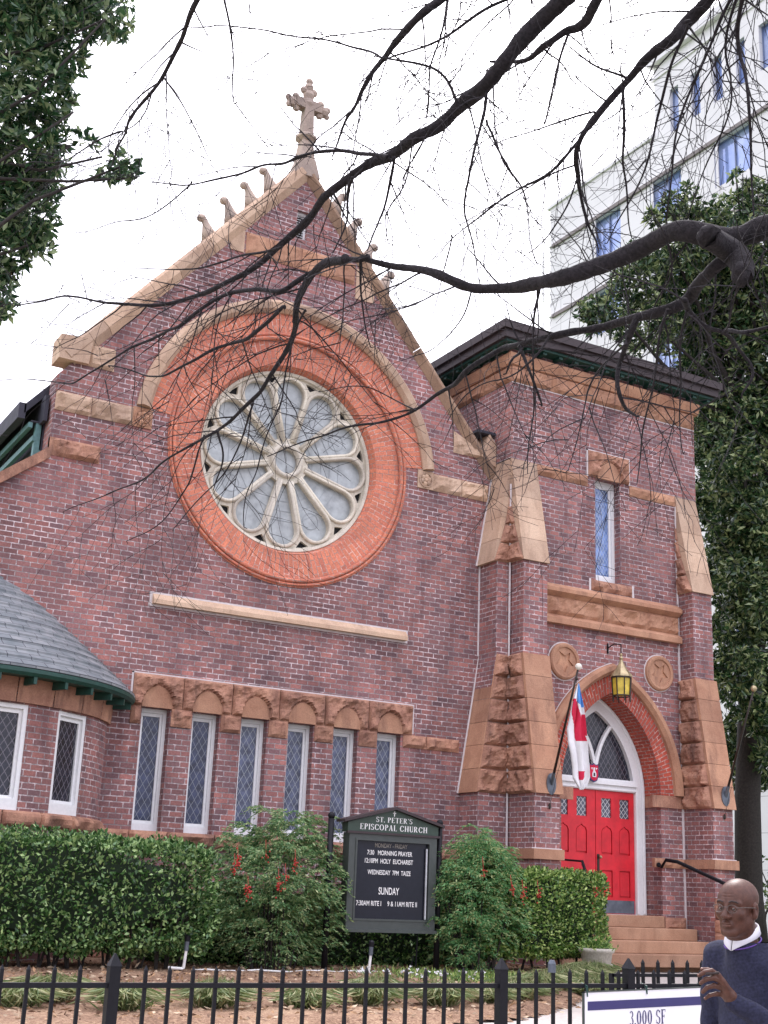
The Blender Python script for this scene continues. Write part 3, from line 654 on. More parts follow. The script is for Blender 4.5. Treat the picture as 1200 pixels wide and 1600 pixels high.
for sgn in (-1, 1):
    pts = []
    for k in range(15):
        t = k/14*1.05; x = (R2)*(1-math.cos(t)); z = base_z+R2*math.sin(t)*.92
        if x > DW*1.02: break
        lim = [p for p in lun_o if abs(p[0]-(TC+sgn*x)) < .06 and p[1] > SPR+.1]
        if lim and z > max(p[1] for p in lim)+.02: break
        pts.append((TC+sgn*x, DY+.03, z))
    mb.tube(pts, .055, 6)
part(mb, 'tracery_bar', WHITE, doorframe)
mb = MB(); mb.prism(lun, DY+.07, DY+.075, back=False); part(mb, 'lunette_glass', GLASSD, doorframe)
# door leaves
def ogee(x0, x1, z0, z1):
    c = (x0+x1)/2; w = (x1-x0)/2
    return [(x0, z0), (x1, z0), (x1, z1-.13), (c+w*.72, z1-.06), (c+w*.42, z1-.05), (c, z1), (c-w*.42, z1-.05), (c-w*.72, z1-.06), (x0, z1-.13)]
for sgn in (-1, 1):
    X = lambda d: TC+sgn*d-(.07 if sgn < 0 and .02 < d < 1.0 else 0)
    def rc(d0, d1, z0, z1): return rect(min(X(d0), X(d1)), max(X(d0), X(d1)), z0, z1)
    hs = [rc(.16, .43, 3.18, 3.58), rc(.66, .92, 3.18, 3.58)]
    pan = [ogee(*sorted((X(.16), X(.45))), 2.42, 3.02), ogee(*sorted((X(.64), X(.93))), 2.42, 3.02), rc(.16, .45, 1.56, 2.10), rc(.64, .93, 1.56, 2.10)]
    mb = MB(); y = DY+.02
    mb.prism(rc(.008, DW-.005, 1.23, 3.735), y, y+.04, hs+pan)
    mb.prism(rc(.008, DW-.005, 1.23, 3.735), y+.042, y+.06, hs)
    for p in pan:
        cx_ = sum(q[0] for q in p)/len(p); cz_ = sum(q[1] for q in p)/len(p)
        mb.prism([(cx_+(a-cx_)*.86, cz_+(b-cz_)*.9) for a, b in p], y+.012, y+.041)
    leaf = part(mb, 'door', RED)
    for (d0, d1) in ((.16, .43), (.66, .92)): mb = MB(); mb.prism(rc(d0, d1, 3.18, 3.58), y+.03, y+.035, back=False); part(mb, 'door_glass', GLASSP, leaf)
    mb = MB(); mb.prism(rc(.03, DW-.03, 1.24, 1.50), y-.008, y+.002); part(mb, 'kick_plate', KICK, leaf)
    if sgn > 0:
        mb = MB(); mb.prism(rect(X(.035), X(.095), 2.08, 2.42), y-.012, y+.001); part(mb, 'lock_plate', DKMET, leaf)
        mb = MB(); mb.sphere((X(.085), y-.06, 2.36), .035, 12); mb.tube([(X(.085), y, 2.36), (X(.085), y-.05, 2.36)], .014, 8); part(mb, 'door_knob', BRASS, leaf, True)
# --- buttresses
def wedge_courses(mb, prof, zs, fixed0, fixed1, axis):
    """smooth sloped weathering made of stone courses; prof(z)-> outer coordinate"""
    for z0, z1 in zip(zs[:-1], zs[1:]):
        z0 += .004; z1 -= .004; o0, o1 = prof(z0), prof(z1); i = prof(1e9)
        if axis == 'y':
            pts = [(o0, z0), (i, z0), (i, z1), (o1, z1)]; mb.prism(pts, fixed0, fixed1, axis='x')
        else:
            pts = [(o0, z0), (i, z0), (i, z1), (o1, z1)]; mb.prism(pts, fixed0, fixed1, axis='y')
def lin(z0, v0, z1, v1, inner):
    return lambda z: inner if z > 1e8 else v0+(v1-v0)*(z-z0)/(z1-z0)
def front_buttress(x0, x1, rock_x, seed):
    b = MB(); b.prism([(TY, .1), (-1.52, .1), (-1.52, 3.43), (-1.10, 6.22), (-1.10, 8.2), (TY, 8.2)], x0+.03, x1-.03, axis='x'); o = part(b, 'buttress', BRICK)
    up = lin(8.17, -1.15, 10.50, TY-.01, TY+.02); lo = lin(3.43, -1.61, 6.23, -1.15, TY+.02)
    st2 = MB(); wedge_courses(st2, up, [8.17, 8.66, 9.15, 9.62, 10.1, 10.50], x0, x1, 'y'); part(st2, 'weathering', STONEL, o)
    st3 = MB(); wedge_courses(st3, lo, [3.43, 3.90, 4.37, 4.83, 5.30, 5.77, 6.23], x0, x1, 'y'); part(st3, 'weathering', STONE, o)
    nv = (-1, 0, 0)
    for (f, zs) in ((up, [8.17, 8.58, 9.0, 9.42, 9.88]), (lo, [3.43, 3.90, 4.37, 4.83, 5.30, 5.77, 6.23])):
        r = MB()
        for k in range(len(zs)-1):
            z0, z1 = zs[k]+.008, zs[k+1]-.008; fr = .07
            e0, e1 = min(f(z0)+fr, TY-.02), min(f(z1)+fr, TY-.02)
            if f is up: e0 = TY-max(.03, (TY-f(z0))*1.0*(1-(z0-8.17)/(9.95-8.17))); e1 = TY-max(.012, (TY-f(z1))*(1-(z1-8.17)/(9.95-8.17)))
            r.rock((x0-.002, TY, z0), (x0-.002, e0, z0), (x0-.002, e1, z1), (x0-.002, TY, z1), nv, .11, .04, seed+k)
        part(r, 'rock_facing', STONER, o)
    d = MB(); d.box(x0-.03, x1+.03, -1.60, TY, 2.20, 2.39); part(d, 'base_band', STONE, o)
    d = MB(); d.box(x0-.02, x1+.02, -1.535, -1.51, 2.39, 2.41); d.box(x0+.005, x0+.03, TY-.012, TY, .3, 10.2) if x0 > 19 else None; part(d, 'pale_mortar_joint', CAULK, o)
    return o
front_buttress(15.12, 15.79, True, 200); front_buttress(19.75, 20.38, True, 240)
def side_buttress():
    b = MB(); b.prism([(15.12, .1), (14.43, .1), (14.43, 3.43), (14.81, 6.25), (14.81, 8.2), (15.12, 8.2)], TY+.01, 0); o = part(b, 'buttress', BRICK)
    up = lin(8.17, 14.72, 10.55, 15.13, 15.12); lo = lin(3.43, 14.37, 6.25, 14.83, 15.12)
    st = MB(); wedge_courses(st, up, [8.17, 8.66, 9.15, 9.62, 10.1, 10.52], TY, 0, 'x'); part(st, 'weathering', STONEL, o)
    st = MB(); wedge_courses(st, lo, [3.43, 3.90, 4.37, 4.83, 5.30, 5.77, 6.23], TY, 0, 'x'); part(st, 'weathering', STONE, o)
    nv = (0, -1, 0)
    for (f, zs) in ((up, [8.17, 8.58, 9.0, 9.42, 9.88]), (lo, [3.43, 3.90, 4.37, 4.83, 5.30, 5.77, 6.23])):
        r = MB()
        for k in range(len(zs)-1):
            z0, z1 = zs[k]+.008, zs[k+1]-.008
            if f is up: e0 = 15.12-max(.03, (15.12-f(z0))*(1-(z0-8.17)/(9.95-8.17))); e1 = 15.12-max(.012, (15.12-f(z1))*(1-(z1-8.17)/(9.95-8.17)))
            else: e0, e1 = f(z0)+.02, f(z1)+.02
            r.rock((e0, TY-.002, z0), (15.11, TY-.002, z0), (15.11, TY-.002, z1), (e1, TY-.002, z1), nv, .10, .04, 270+k)
        part(r, 'rock_facing', STONER, o)
    d = MB(); d.box(14.38, 15.11, TY-.05, 0, 2.18, 2.36); part(d, 'base_band', STONER, o)
    d = MB(); d.tube([(15.105, TY-.03, .4), (15.105, TY-.03, 9.9)], .022, 6)
    for pa in (((15.13, 0, 10.55), (14.72, 0, 8.17)), ((14.83, 0, 6.25), (14.37, 0, 3.43)), ((14.80, 0, 8.17), (14.80, 0, 6.25)), ((15.13, 0, 10.55), (15.13, -.0, 11.1))): d.tube([(p[0]-.004, -.012, p[2]) for p in pa], .02, 6)
    part(d, 'pale_mortar_joint', CAULK, o)
side_buttress()
d = MB()
for (z0, z1, q) in ((.3, 6.25, 0), (6.25, 7.0, 0), (7.95, 10.25, 0)): d.tube([(19.745, TY-.012, z0), (19.735, TY-.012, (z0+z1)/2), (19.745, TY-.012, z1)], .018, 6)
part(d, 'pale_mortar_joint', CAULK)
# base course and steps
course([19.16, 19.75], .96, 1.2, TY, 300, .07, STONER, 'base_course', .03); course([18.9, 19.75], 2.20, 2.39, TY, 301, .05, STONE, 'base_band', .03); course([15.79, 16.45], 2.20, 2.39, TY, 303, .05, STONE, 'base_band', .03)
mb = MB(); R_ = .235
mb.cbox(16.3, 19.15, TY-.03, -.05, .985, 1.22, .012); mb.cbox(15.82, 19.73, -1.02, TY+.3, .75, .984, .012)
mb.cbox(15.82, 19.73, -1.42, -1.0, .515, .749, .012); mb.cbox(15.6, 20.2, -1.80, -1.38, .28, .514, .012); mb.box(15.82, 19.73, -1.40, TY+.3, .1, .745)
part(mb, 'entrance_steps', STEPST)
mb = MB()
for k, (x0, x1, y0, z0, z1) in enumerate(((19.78, 20.5, -1.62, 1.22, 1.62), (19.76, 20.55, -1.7, .95, 1.2), (19.76, 20.6, -1.72, .72, .94), (20.3, 20.95, -2.0, .45, .71), (20.25, 21.0, -2.05, .15, .44))):
    mb.box(x0, x1, y0, -1.5, z0, z1); mb.rock((x0, y0-.002, z0), (x1, y0-.002, z0), (x1, y0-.002, z1), (x0, y0-.002, z1), (0, -1, 0), .08, .05, 310+k)
    mb.rock((x0-.002, -1.5, z0), (x0-.002, y0, z0), (x0-.002, y0, z1), (x0-.002, -1.5, z1), (-1, 0, 0), .05, .05, 320+k)
part(mb, 'stone_cheek_wall', STONER)

# ================================================================== curved bay on the left
BX, BY, BR, BE, BZE = 4.3, 1.2, 3.0, 3.42, 4.60
wins = [(29.5, 44.0), (4.0, 18.0), (-21, -7), (-46, -32)]      # window angles, degrees from -y towards +x
def bp(a, r, z): return (BX+r*math.sin(rad(a)), BY-r*math.cos(rad(a)), z)
mb = MB(); aa = sorted(set([-80+k*4 for k in range(41)]+[w for p in wins for w in p]))
for a, b in zip(aa[:-1], aa[1:]):
    m_ = (a+b)/2; w = any(p[0] < m_ < p[1] for p in wins)
    for (z0, z1) in (((.1, 2.46), (4.08, 4.6)) if w else ((.1, 4.6),)):
        mb.add([bp(a, BR, z0), bp(b, BR, z0), bp(b, BR, z1), bp(a, BR, z1)], [(0, 1, 2, 3)], 0, [[(rad(a)*BR, z0), (rad(b)*BR, z0), (rad(b)*BR, z1), (rad(a)*BR, z1)]])
for p in wins:
    for e in p: mb.add([bp(e, BR, 2.46), bp(e, BR-.3, 2.46), bp(e, BR-.3, 4.08), bp(e, BR, 4.08)], [(0, 1, 2, 3)], 0, [[(0, 2.46), (.3, 2.46), (.3, 4.08), (0, 4.08)]])
    mb.add([bp(p[0], BR, 4.08), bp(p[1], BR, 4.08), bp(p[1], BR-.3, 4.08), bp(p[0], BR-.3, 4.08)], [(0, 1, 2, 3)])
part(mb, 'bay_wall', BRICK)
mb = MB(); st = [-78+k*13 for k in range(13)]
for k in range(12):
    a, b = st[k]+.12, st[k+1]-.12
    q = [bp(a+(b-a)*i/4, r, z) for i in range(5) for r, z in ((BR+.03, 2.22), (BR+.03, 2.46), (BR-.05, 2.46))]
    mb.add(q, [(i*3+j, i*3+3+j, i*3+4+j, i*3+1+j) for i in range(4) for j in range(2)])
    vs = []; nx, nz = 16, 6
    for j in range(nz+1):
        for i in range(nx+1):
            u, v = i/nx, j/nz; g = a+(b-a)*u; e = min(1, min(u, 1-u)*12)*min(1, min(v, 1-v)*5)
            q = Vector(bp(g, BR, 2.22+.24*v)); d = (.05+.10*max(0, .5+noise.noise(q*4+Vector((k, 0, 0)))))*e
            vs.append(bp(g, BR+.032+d, 2.22+.24*v))
    mb.add(vs, [(j*(nx+1)+i, j*(nx+1)+i+1, (j+1)*(nx+1)+i+1, (j+1)*(nx+1)+i) for j in range(nz) for i in range(nx)])
part(mb, 'bay_sill_course', STONER)
mb = MB()                                              # stone frieze under the eave
for k in range(12):
    a, b = st[k]+.15, st[k+1]-.15; nx = 8
    vs = [bp(a+(b-a)*i/nx, r, z) for i in range(nx+1) for r, z in ((BR-.1, 4.10), (BR+.05, 4.10), (BR+.08, 4.58))]
    mb.add(vs, [(i*3+j, i*3+3+j, i*3+4+j, i*3+1+j) for i in range(nx) for j in range(2)])
part(mb, 'bay_frieze', STONER)
for p in wins:
    am = (p[0]+p[1])/2; hw = BR*rad(p[1]-p[0])/2
    ca, sa = math.cos(rad(am)), math.sin(rad(am))
    def xf(q, am=am, ca=ca, sa=sa):
        u, d, z = q; r = BR*ca; return (BX+BR*sa+u*ca-d*sa, BY-BR*ca+u*sa+d*ca, z)
    lancet(-hw-.0, hw, 2.46, 4.10, -.02, .06, glass=GLASSD, fw=.10, rail=.17, xf=xf)
# slate cone
SLATE, nt_, bs_ = newmat('slate'); v_ = coord(nt_, 'UV')
tb = nt_.nodes.new('ShaderNodeTexBrick'); tb.offset = .5; tb.inputs['Scale'].default_value = 1; tb.inputs['Brick Width'].default_value = .30; tb.inputs['Row Height'].default_value = .17
tb.inputs['Mortar Size'].default_value = .006; tb.inputs['Mortar Smooth'].default_value = .1
tb.inputs['Color1'].default_value = (.15, .17, .18, 1); tb.inputs['Color2'].default_value = (.24, .255, .26, 1); tb.inputs['Mortar'].default_value = (.03, .035, .045, 1)
nt_.links.new(v_, tb.inputs['Vector']); nz_ = noisen(nt_, 6, 4, v_); rr_ = ramp(nt_, [(.3, (.75, .8, .82)), (.7, (1.25, 1.2, 1.2))]); nt_.links.new(nz_, rr_.inputs[0])
nt_.links.new(mixn(nt_, 1.0, tb.outputs[0], rr_.outputs[0], 'MULTIPLY'), bs_.inputs['Base Color']); bs_.inputs['Roughness'].default_value = .6
inv_ = nt_.nodes.new('ShaderNodeMath'); inv_.operation = 'SUBTRACT'; inv_.inputs[0].default_value = 1; nt_.links.new(tb.outputs['Fac'], inv_.inputs[1]); bump(nt_, bs_, inv_.outputs[0], .6, .01)
mb = MB(); KS = .867; H = 7.56; rows = 20; BEo = BE
for j in range(rows):                                  # overlapping slate courses, each with a real lower lip
    r0, r1 = BEo*(1-j/rows), BEo*(1-(j+1)/rows); sl0 = (BEo-r0)*math.hypot(1, KS); sl1 = (BEo-r1)*math.hypot(1, KS)
    for i in range(48):
        a, b = -96+i*4, -96+(i+1)*4
        z0, z1 = H-KS*r0, H-KS*r1
        def P(g, r, z): q = bp(g, r, z); return q
        off = .045
        qs = [P(a, r0, z0+off), P(b, r0, z0+off), P(b, r1, z1+.01), P(a, r1, z1+.01), P(a, r0, z0), P(b, r0, z0)]
        if max(q[1] for q in qs) > .9: continue
        mb.add(qs, [(0, 1, 2, 3), (4, 5, 1, 0)], 0, [[(rad(a)*2.4, sl0), (rad(b)*2.4, sl0), (rad(b)*2.4, sl1), (rad(a)*2.4, sl1)], [(rad(a)*2.4, sl0-.03), (rad(b)*2.4, sl0-.03), (rad(b)*2.4, sl0), (rad(a)*2.4, sl0)]])
part(mb, 'slate_roof', SLATE)
mb = MB(); n_ = 48
prof = [(BR-.1, 4.49), (BE-.10, 4.47), (BE-.03, 4.47), (BE+.01, 4.52), (BE+.01, 4.58), (BE-.2, 4.62)]
m = len(prof); vs = [bp(-80+160*i/n_, r, z) for i in range(n_+1) for r, z in prof]
mb.add(vs, [(i*m+j, i*m+j+1, (i+1)*m+j+1, (i+1)*m+j) for i in range(n_) for j in range(m-1)])
for k in range(16):
    g = -75+k*10; c = [bp(g+s_*.7, r, z) for z in (4.36, 4.48) for (s_, r) in ((-.7, BR), (.7, BR), (.7, BE-.04), (-.7, BE-.04))]; mb.hexa(c[:4], c[4:])
part(mb, 'bay_eave', GREENP)
# ================================================================== ground
def ground_mat(name, stops, s1, s2, bumps=.4):
    m, nt, bs = newmat(name); v = coord(nt); a = noisen(nt, s1, 6, v, .7); b = noisen(nt, s2, 3, v)
    ad = nt.nodes.new('ShaderNodeMath'); ad.operation = 'MULTIPLY_ADD'; nt.links.new(b, ad.inputs[0]); ad.inputs[1].default_value = .5; nt.links.new(a, ad.inputs[2])
    sb = nt.nodes.new('ShaderNodeMath'); sb.operation = 'SUBTRACT'; nt.links.new(ad.outputs[0], sb.inputs[0]); sb.inputs[1].default_value = .25
    r = ramp(nt, stops); nt.links.new(sb.outputs[0], r.inputs[0]); nt.links.new(r.outputs[0], bs.inputs['Base Color']); bs.inputs['Roughness'].default_value = .95
    bump(nt, bs, a, bumps, .03); return m
LAWN = ground_mat('lawn', [(.3, (.05, .09, .03)), (.7, (.12, .16, .06))], 20, .5)
MULCH = ground_mat('mulch', [(.32, (.11, .055, .03)), (.5, (.26, .15, .09)), (.68, (.44, .30, .19))], 28, 1.2, 1.0)
PAVE = ground_mat('paving', [(.3, (.34, .30, .27)), (.7, (.46, .42, .38))], 12, .6, .2)
ASPH = ground_mat('asphalt', [(.3, (.04, .04, .045)), (.7, (.07, .07, .07))], 40, .5)
GZ0 = .2
mb = MB(); mb.add([(-400, -13.2, GZ0-.05), (900, -13.2, GZ0-.05), (900, 1200, GZ0-.05), (-400, 1200, GZ0-.05)], [(0, 1, 2, 3)]); struct(mb.build('ground', LAWN))
mb = MB(); mb.add([(-60, -13.2, GZ0-.05), (90, -13.2, GZ0-.05), (90, -15.0, -.14), (-60, -15.0, -.14)], [(3, 2, 1, 0)]); struct(mb.build('grass_bank', LAWN))
mb = MB(); mb.box(-60, 90, -19.6, -15.0, -.3, -.14)
for k in range(50): pass
struct(mb.build('pavement', PAVE))
mb = MB(); mb.box(-60, 90, -19.8, -19.6, -.35, -.145); struct(mb.build('kerb', CONC))
mb = MB(); mb.add([(-400, -400, -.28), (900, -400, -.28), (900, -19.8, -.28), (-400, -19.8, -.28)], [(0, 1, 2, 3)]); struct(mb.build('road', ASPH))
# path: walkway in front of the bed and up to the entrance
mb = MB(); path = [(-20, -12.0), (24, -12.0), (24, -7), (20.6, -5), (20.6, -1.5), (15.0, -1.5), (15.0, -2.0), (9, -8.0), (-20, -8.8)]
mb.prism(path, GZ0-.2, GZ0-.02, axis='z'); struct(mb.build('path', PAVE))
# mulch bed, gently mounded
edge = [(-12, -10.4), (-2, -10.4), (3.5, -10.3), (5.2, -10.25), (7.6, -10.1), (9.0, -9.7), (10.2, -8.85), (11.0, -8.1), (12.4, -6.7), (14.0, -5.1), (15.0, -4.0), (15.9, -2.95), (16.4, -2.2), (16.3, -1.5), (15.6, -1.0), (15.6, .05), (-12, .05)]
mb = MB(); nx, ny = 220, 80; idx = {}; vs = []
def inside(x, y):
    c = False; j = len(edge)-1
    for i in range(len(edge)):
        a, b = edge[i], edge[j]
        if (a[1] > y) != (b[1] > y) and x < (b[0]-a[0])*(y-a[1])/(b[1]-a[1])+a[0]: c = not c
        j = i
    return c
def edist(x, y):
    best = 9
    for i in range(len(edge)-3):
        a, b = edge[i], edge[i+1]; vx, vy = b[0]-a[0], b[1]-a[1]; t = max(0, min(1, ((x-a[0])*vx+(y-a[1])*vy)/(vx*vx+vy*vy)))
        best = min(best, math.hypot(a[0]+vx*t-x, a[1]+vy*t-y))
    return best
def bedz(x, y): return GZ0-.03+min(.09, edist(x, y)*.25)+.03*noise.noise(Vector((x*1.5, y*1.5, 0)))+.012*noise.noise(Vector((x*9, y*9, 3)))
ys = list(np.linspace(-10.4, 0, ny)); xs_ = list(np.linspace(-12, 16.5, nx)); grid = {}
for j, y in enumerate(ys):
    for i, x in enumerate(xs_):
        if inside(x, y) : grid[(i, j)] = len(vs); vs.append((x, y, bedz(x, y)))
fs = [(grid[(i, j)], grid[(i+1, j)], grid[(i+1, j+1)], grid[(i, j+1)]) for i in range(nx-1) for j in range(ny-1) if all(k in grid for k in ((i, j), (i+1, j), (i+1, j+1), (i, j+1)))]
mb.add(vs, fs); struct(mb.build('mulch_bed', MULCH, smooth=True))

# ------------------------------------------------------------------ leaves
def leaf_mesh(name, C, D, L, Wd, mat, parent=None, rs=None, fold=.18, mats=None, midx=None):
    """many small folded leaves: base points C, directions D (n,3), lengths L, widths Wd"""
    rs = rs or np.random.RandomState(1); n = len(C); C = np.asarray(C, float); D = np.asarray(D, float)
    D = D/(np.linalg.norm(D, axis=1, keepdims=True)+1e-9); R_ = rs.normal(size=(n, 3)); Sd = np.cross(D, R_); Sd /= np.linalg.norm(Sd, axis=1, keepdims=True)+1e-9
    Nn = np.cross(D, Sd); L = np.broadcast_to(L, n)[:, None]; Wd = np.broadcast_to(Wd, n)[:, None]
    m = C+D*L*.5; v = np.stack([C, m+Sd*Wd*.5+Nn*Wd*fold, C+D*L-Nn*L*.08, m-Sd*Wd*.5+Nn*Wd*fold], 1).reshape(-1, 3)
    me = bpy.data.meshes.new(name); me.vertices.add(4*n); me.vertices.foreach_set('co', v.ravel())
    me.loops.add(6*n); me.polygons.add(2*n); b = np.arange(n)[:, None]*4
    me.loops.foreach_set('vertex_index', (b+np.array([0, 1, 2, 0, 2, 3])).ravel()); me.polygons.foreach_set('loop_start', np.arange(2*n)*3)
    for q in (mats or [mat]): me.materials.append(q)
    if midx is not None: me.polygons.foreach_set('material_index', np.repeat(midx, 2))
    me.update(calc_edges=True); o = bpy.data.objects.new(name, me); COL.objects.link(o); setparent(o, parent); return o
def rosettes(centers, radii, per, rs, leafL, leafW, name, mat, parent, k=9, shell=.55, squash=1.0, clump=1.0, cull=.28):
    """crown: leaf rosettes at twig ends scattered through each lobe, dense towards its skin"""
    C = []; D = []; Ls = []
    for c, r in zip(centers, radii):
        nr = int(per*r**2)
        d = rs.normal(size=(nr, 3)); d /= np.linalg.norm(d, axis=1, keepdims=True); q = r*(shell+(1-shell)*rs.rand(nr, 1)**.6)
        # knots of twigs: uneven skin
        nz = np.array([noise.noise(Vector(tuple(x*2.2+c))) for x in d*r])[:, None]; q = q*(1+.28*clump*nz)
        tips = np.asarray(c)+d*q*np.array([1, 1, squash]); keep = np.array([noise.noise(Vector(tuple(t*1.1))) > -cull*clump for t in tips], bool).reshape(-1); tips = tips[keep]; d = d[keep]
        for t, dd in zip(tips, d):
            ax = dd*.8+np.array([0, 0, .45])+rs.normal(size=3)*.35; ax /= np.linalg.norm(ax)
            kk = rs.randint(k-3, k+3)
            v = rs.normal(size=(kk, 3)); v -= (v@ax)[:, None]*ax; v /= np.linalg.norm(v, axis=1, keepdims=True); v = v*(.9)+ax*rs.uniform(-.1, .9, (kk, 1))
            C.append(np.repeat(t[None], kk, 0)+rs.normal(size=(kk, 3))*leafL*.12); D.append(v); Ls.append(leafL*rs.uniform(.65, 1.15, kk))
    C = np.concatenate(C); D = np.concatenate(D); Ls = np.concatenate(Ls)
    return leaf_mesh(name, C, D, Ls, Ls*leafW, mat, parent, rs)
def limbs(mb, base, targets, r0, rs, n=6, sag=.0):
    for t in targets:
        t = Vector(t); b = Vector(base); pts = []
        for k in range(6):
            u = k/5; p = b.lerp(t, u); p += Vector(rs.normal(size=3))*.12*(u*(1-u)*4); p.z += .5*u*(1-u)*(t-b).length*.25; pts.append(p)
        mb.tube(pts, [r0*(1-.85*k/5)+.008 for k in range(6)], n)

# ------------------------------------------------------------------ magnolias
rs = np.random.RandomState(11)
TM = thing('magnolia_tree', (-.6, -6.6, .2), 'dark glossy evergreen magnolia with big leaves at the top left of the church', 'tree')
lob = [(15, -40, 120, 15.3), (75, 35, 88, 15), (130, -30, 70, 15.2), (165, 30, 38, 14.6), (60, 130, 62, 14.8), (115, 175, 22, 14.5), (160, 245, 34, 14.6), (195, 258, 20, 14.4), (40, 230, 85, 15), (110, 228, 45, 14.8), (40, 320, 62, 15), (-20, 300, 90, 15.4), (0, 390, 52, 15), (55, 380, 26, 14.8), (-25, 455, 50, 15), (5, 478, 17, 14.9), (-80, 60, 140, 15.8), (-90, 300, 130, 15.8), (215, 278, 9, 14.5), (178, 95, 18, 14.6), (175, 200, 10, 14.6), (195, 45, 14, 14.6)]
cs = [atD(x, y, d) for x, y, r, d in lob]; rr = [r*d/FPX for x, y, r, d in lob]
rosettes(cs, rr, 560, rs, .155, .36, 'crown', MAG, TM, k=9, shell=.35)
mb = MB(); mb.tube([(-.6, -6.6, .1), (-.55, -6.7, 2.5), (-.3, -6.9, 5.5), (.2, -7.2, 8.5), (.6, -7.5, 11)], [.34, .27, .22, .17, .10], 12); mb.build('trunk', BARK2, TM, True)
mb = MB(); limbs(mb, (-.2, -7.0, 6.0), cs[3:16:2], .035, rs); limbs(mb, (.3, -7.3, 8.8), cs[0:20:3], .03, rs); mb.build('limb', BARK2, TM, True)
TR = thing('magnolia_tree', (24.6, 2.4, .2), 'tall bushy evergreen tree with a dark trunk right of the entrance tower', 'tree')
lob = [(1135, 375, 70, 35), (1055, 325, 26, 35), (1075, 395, 70, 35), (1000, 430, 50, 34.5), (1020, 340, 14, 34.5), (1078, 300, 13, 35), (940, 485, 36, 34), (915, 492, 14, 34), (1010, 500, 60, 35), (1180, 310, 34, 35), (1150, 275, 9, 35), (1120, 460, 90, 36), (1190, 400, 80, 35), (1125, 570, 80, 36), (1195, 520, 80, 35), (1150, 660, 70, 35), (1210, 640, 80, 35), (1165, 740, 66, 34), (1225, 760, 80, 35), (1160, 840, 62, 34), (1215, 880, 66, 34), (1165, 930, 52, 34), (1205, 1000, 52, 34), (1240, 1080, 50, 34), (1225, 1160, 40, 34), (1270, 500, 120, 36), (1280, 800, 120, 36), (1105, 640, 40, 36), (1185, 1120, 26, 34.5), (1160, 1030, 26, 35.5), (1150, 1120, 22, 36), (1110, 600, 50, 36.5), (1115, 700, 45, 36.5), (1125, 790, 45, 36.5), (1130, 880, 42, 36.5), (1140, 970, 42, 36.5), (1150, 1060, 40, 36.5), (1165, 1150, 42, 36.5), (1205, 1090, 45, 35.5), (1215, 1200, 40, 35.5), (1160, 1220, 26, 36.5), (1170, 1040, 32, 32), (1188, 960, 40, 32.5), (1160, 900, 38, 33), (1192, 1130, 28, 32.3), (1135, 1040, 30, 36), (1148, 1180, 30, 36), (1200, 1050, 40, 34.5), (1165, 820, 45, 33.5), (1172, 1110, 22, 32), (1158, 1075, 34, 32), (1186, 1118, 32, 32), (1150, 1000, 40, 33), (1197, 1185, 24, 32.5), (1100, 770, 34, 37), (1112, 900, 30, 37), (1095, 690, 34, 37), (1122, 960, 26, 37), (1090, 480, 60, 37), (1110, 540, 50, 37)]
cs = [atD(x, y, d) for x, y, r, d in lob]; rr = [r*d/FPX for x, y, r, d in lob]
rosettes(cs, rr, 260, rs, .22, .38, 'crown', MAGR, TR, k=9, shell=.3, clump=.8, cull=.5)
mb = MB(); tb_ = atD(1170, 1400, 32.5)
mb.tube([(tb_[0]+.1, tb_[1]+.1, .1), tb_, atD(1168, 1250, 32.8), atD(1172, 1080, 33.4), atD(1190, 900, 34.2), atD(1200, 600, 35.2)], [.50, .36, .33, .30, .25, .15], 14); mb.build('trunk', BARK2, TR, True)
mb = MB(); limbs(mb, atD(1185, 950, 34), cs[11:24:2], .12, rs); limbs(mb, atD(1195, 700, 34.8), cs[0:12:2], .10, rs); mb.build('limb', BARK2, TR, True)
# background greenery and low shrubs far right
TB = thing('garden_shrub', tuple(atD(1215, 1400, 38)[:2])+(.2,), 'low dark shrub beyond the trunk at the right edge of the street', 'shrub')
rosettes([atD(1195, 1365, 38), atD(1225, 1350, 38), atD(1180, 1400, 37), atD(1250, 1380, 38)], [.7, .8, .55, .9], 60, rs, .16, .4, 'foliage', MAGR, TB)
mb = MB(); limbs(mb, tuple(atD(1200, 1420, 38)[:2])+(.15,), [atD(1190, 1360, 38), atD(1220, 1345, 38)], .05, rs); mb.build('stem', BARK2, TB)

# ------------------------------------------------------------------ pale office block
OFW = plain('pale_cladding', (.74, .73, .72), .7, var=.05, nscale=.4)
OFG, nt_, bs_ = newmat('office_glass'); bs_.inputs['Base Color'].default_value = (.16, .25, .60, 1); bs_.inputs['Roughness'].default_value = .08; bs_.inputs['Metallic'].default_value = .2; v_ = coord(nt_); r_ = ramp(nt_, [(.35, (.20, .28, .55)), (.5, (.32, .41, .70)), (.65, (.50, .58, .80))]); nt_.links.new(noisen(nt_, .5, 4, v_), r_.inputs[0]); nt_.links.new(r_.outputs[0], bs_.inputs['Base Color'])  # noise in the glass colour stands in for reflections
OFM = plain('window_mullion', (.20, .24, .36), .4); OFT = plain('brown_trim', (.20, .175, .165), .7)  # trim over the window heads is a brownish dark colour
nt_ = OFW.node_tree; v_ = coord(nt_, 'UV'); tb = nt_.nodes.new('ShaderNodeTexBrick'); tb.offset = 0; tb.inputs['Scale'].default_value = 1; tb.inputs['Brick Width'].default_value = 2.3; tb.inputs['Row Height'].default_value = 1.45; tb.inputs['Mortar Size'].default_value = .02
for n_, c_ in (('Color1', (1, 1, 1, 1)), ('Color2', (.93, .93, .93, 1)), ('Mortar', (.6, .6, .6, 1))): tb.inputs[n_].default_value = c_
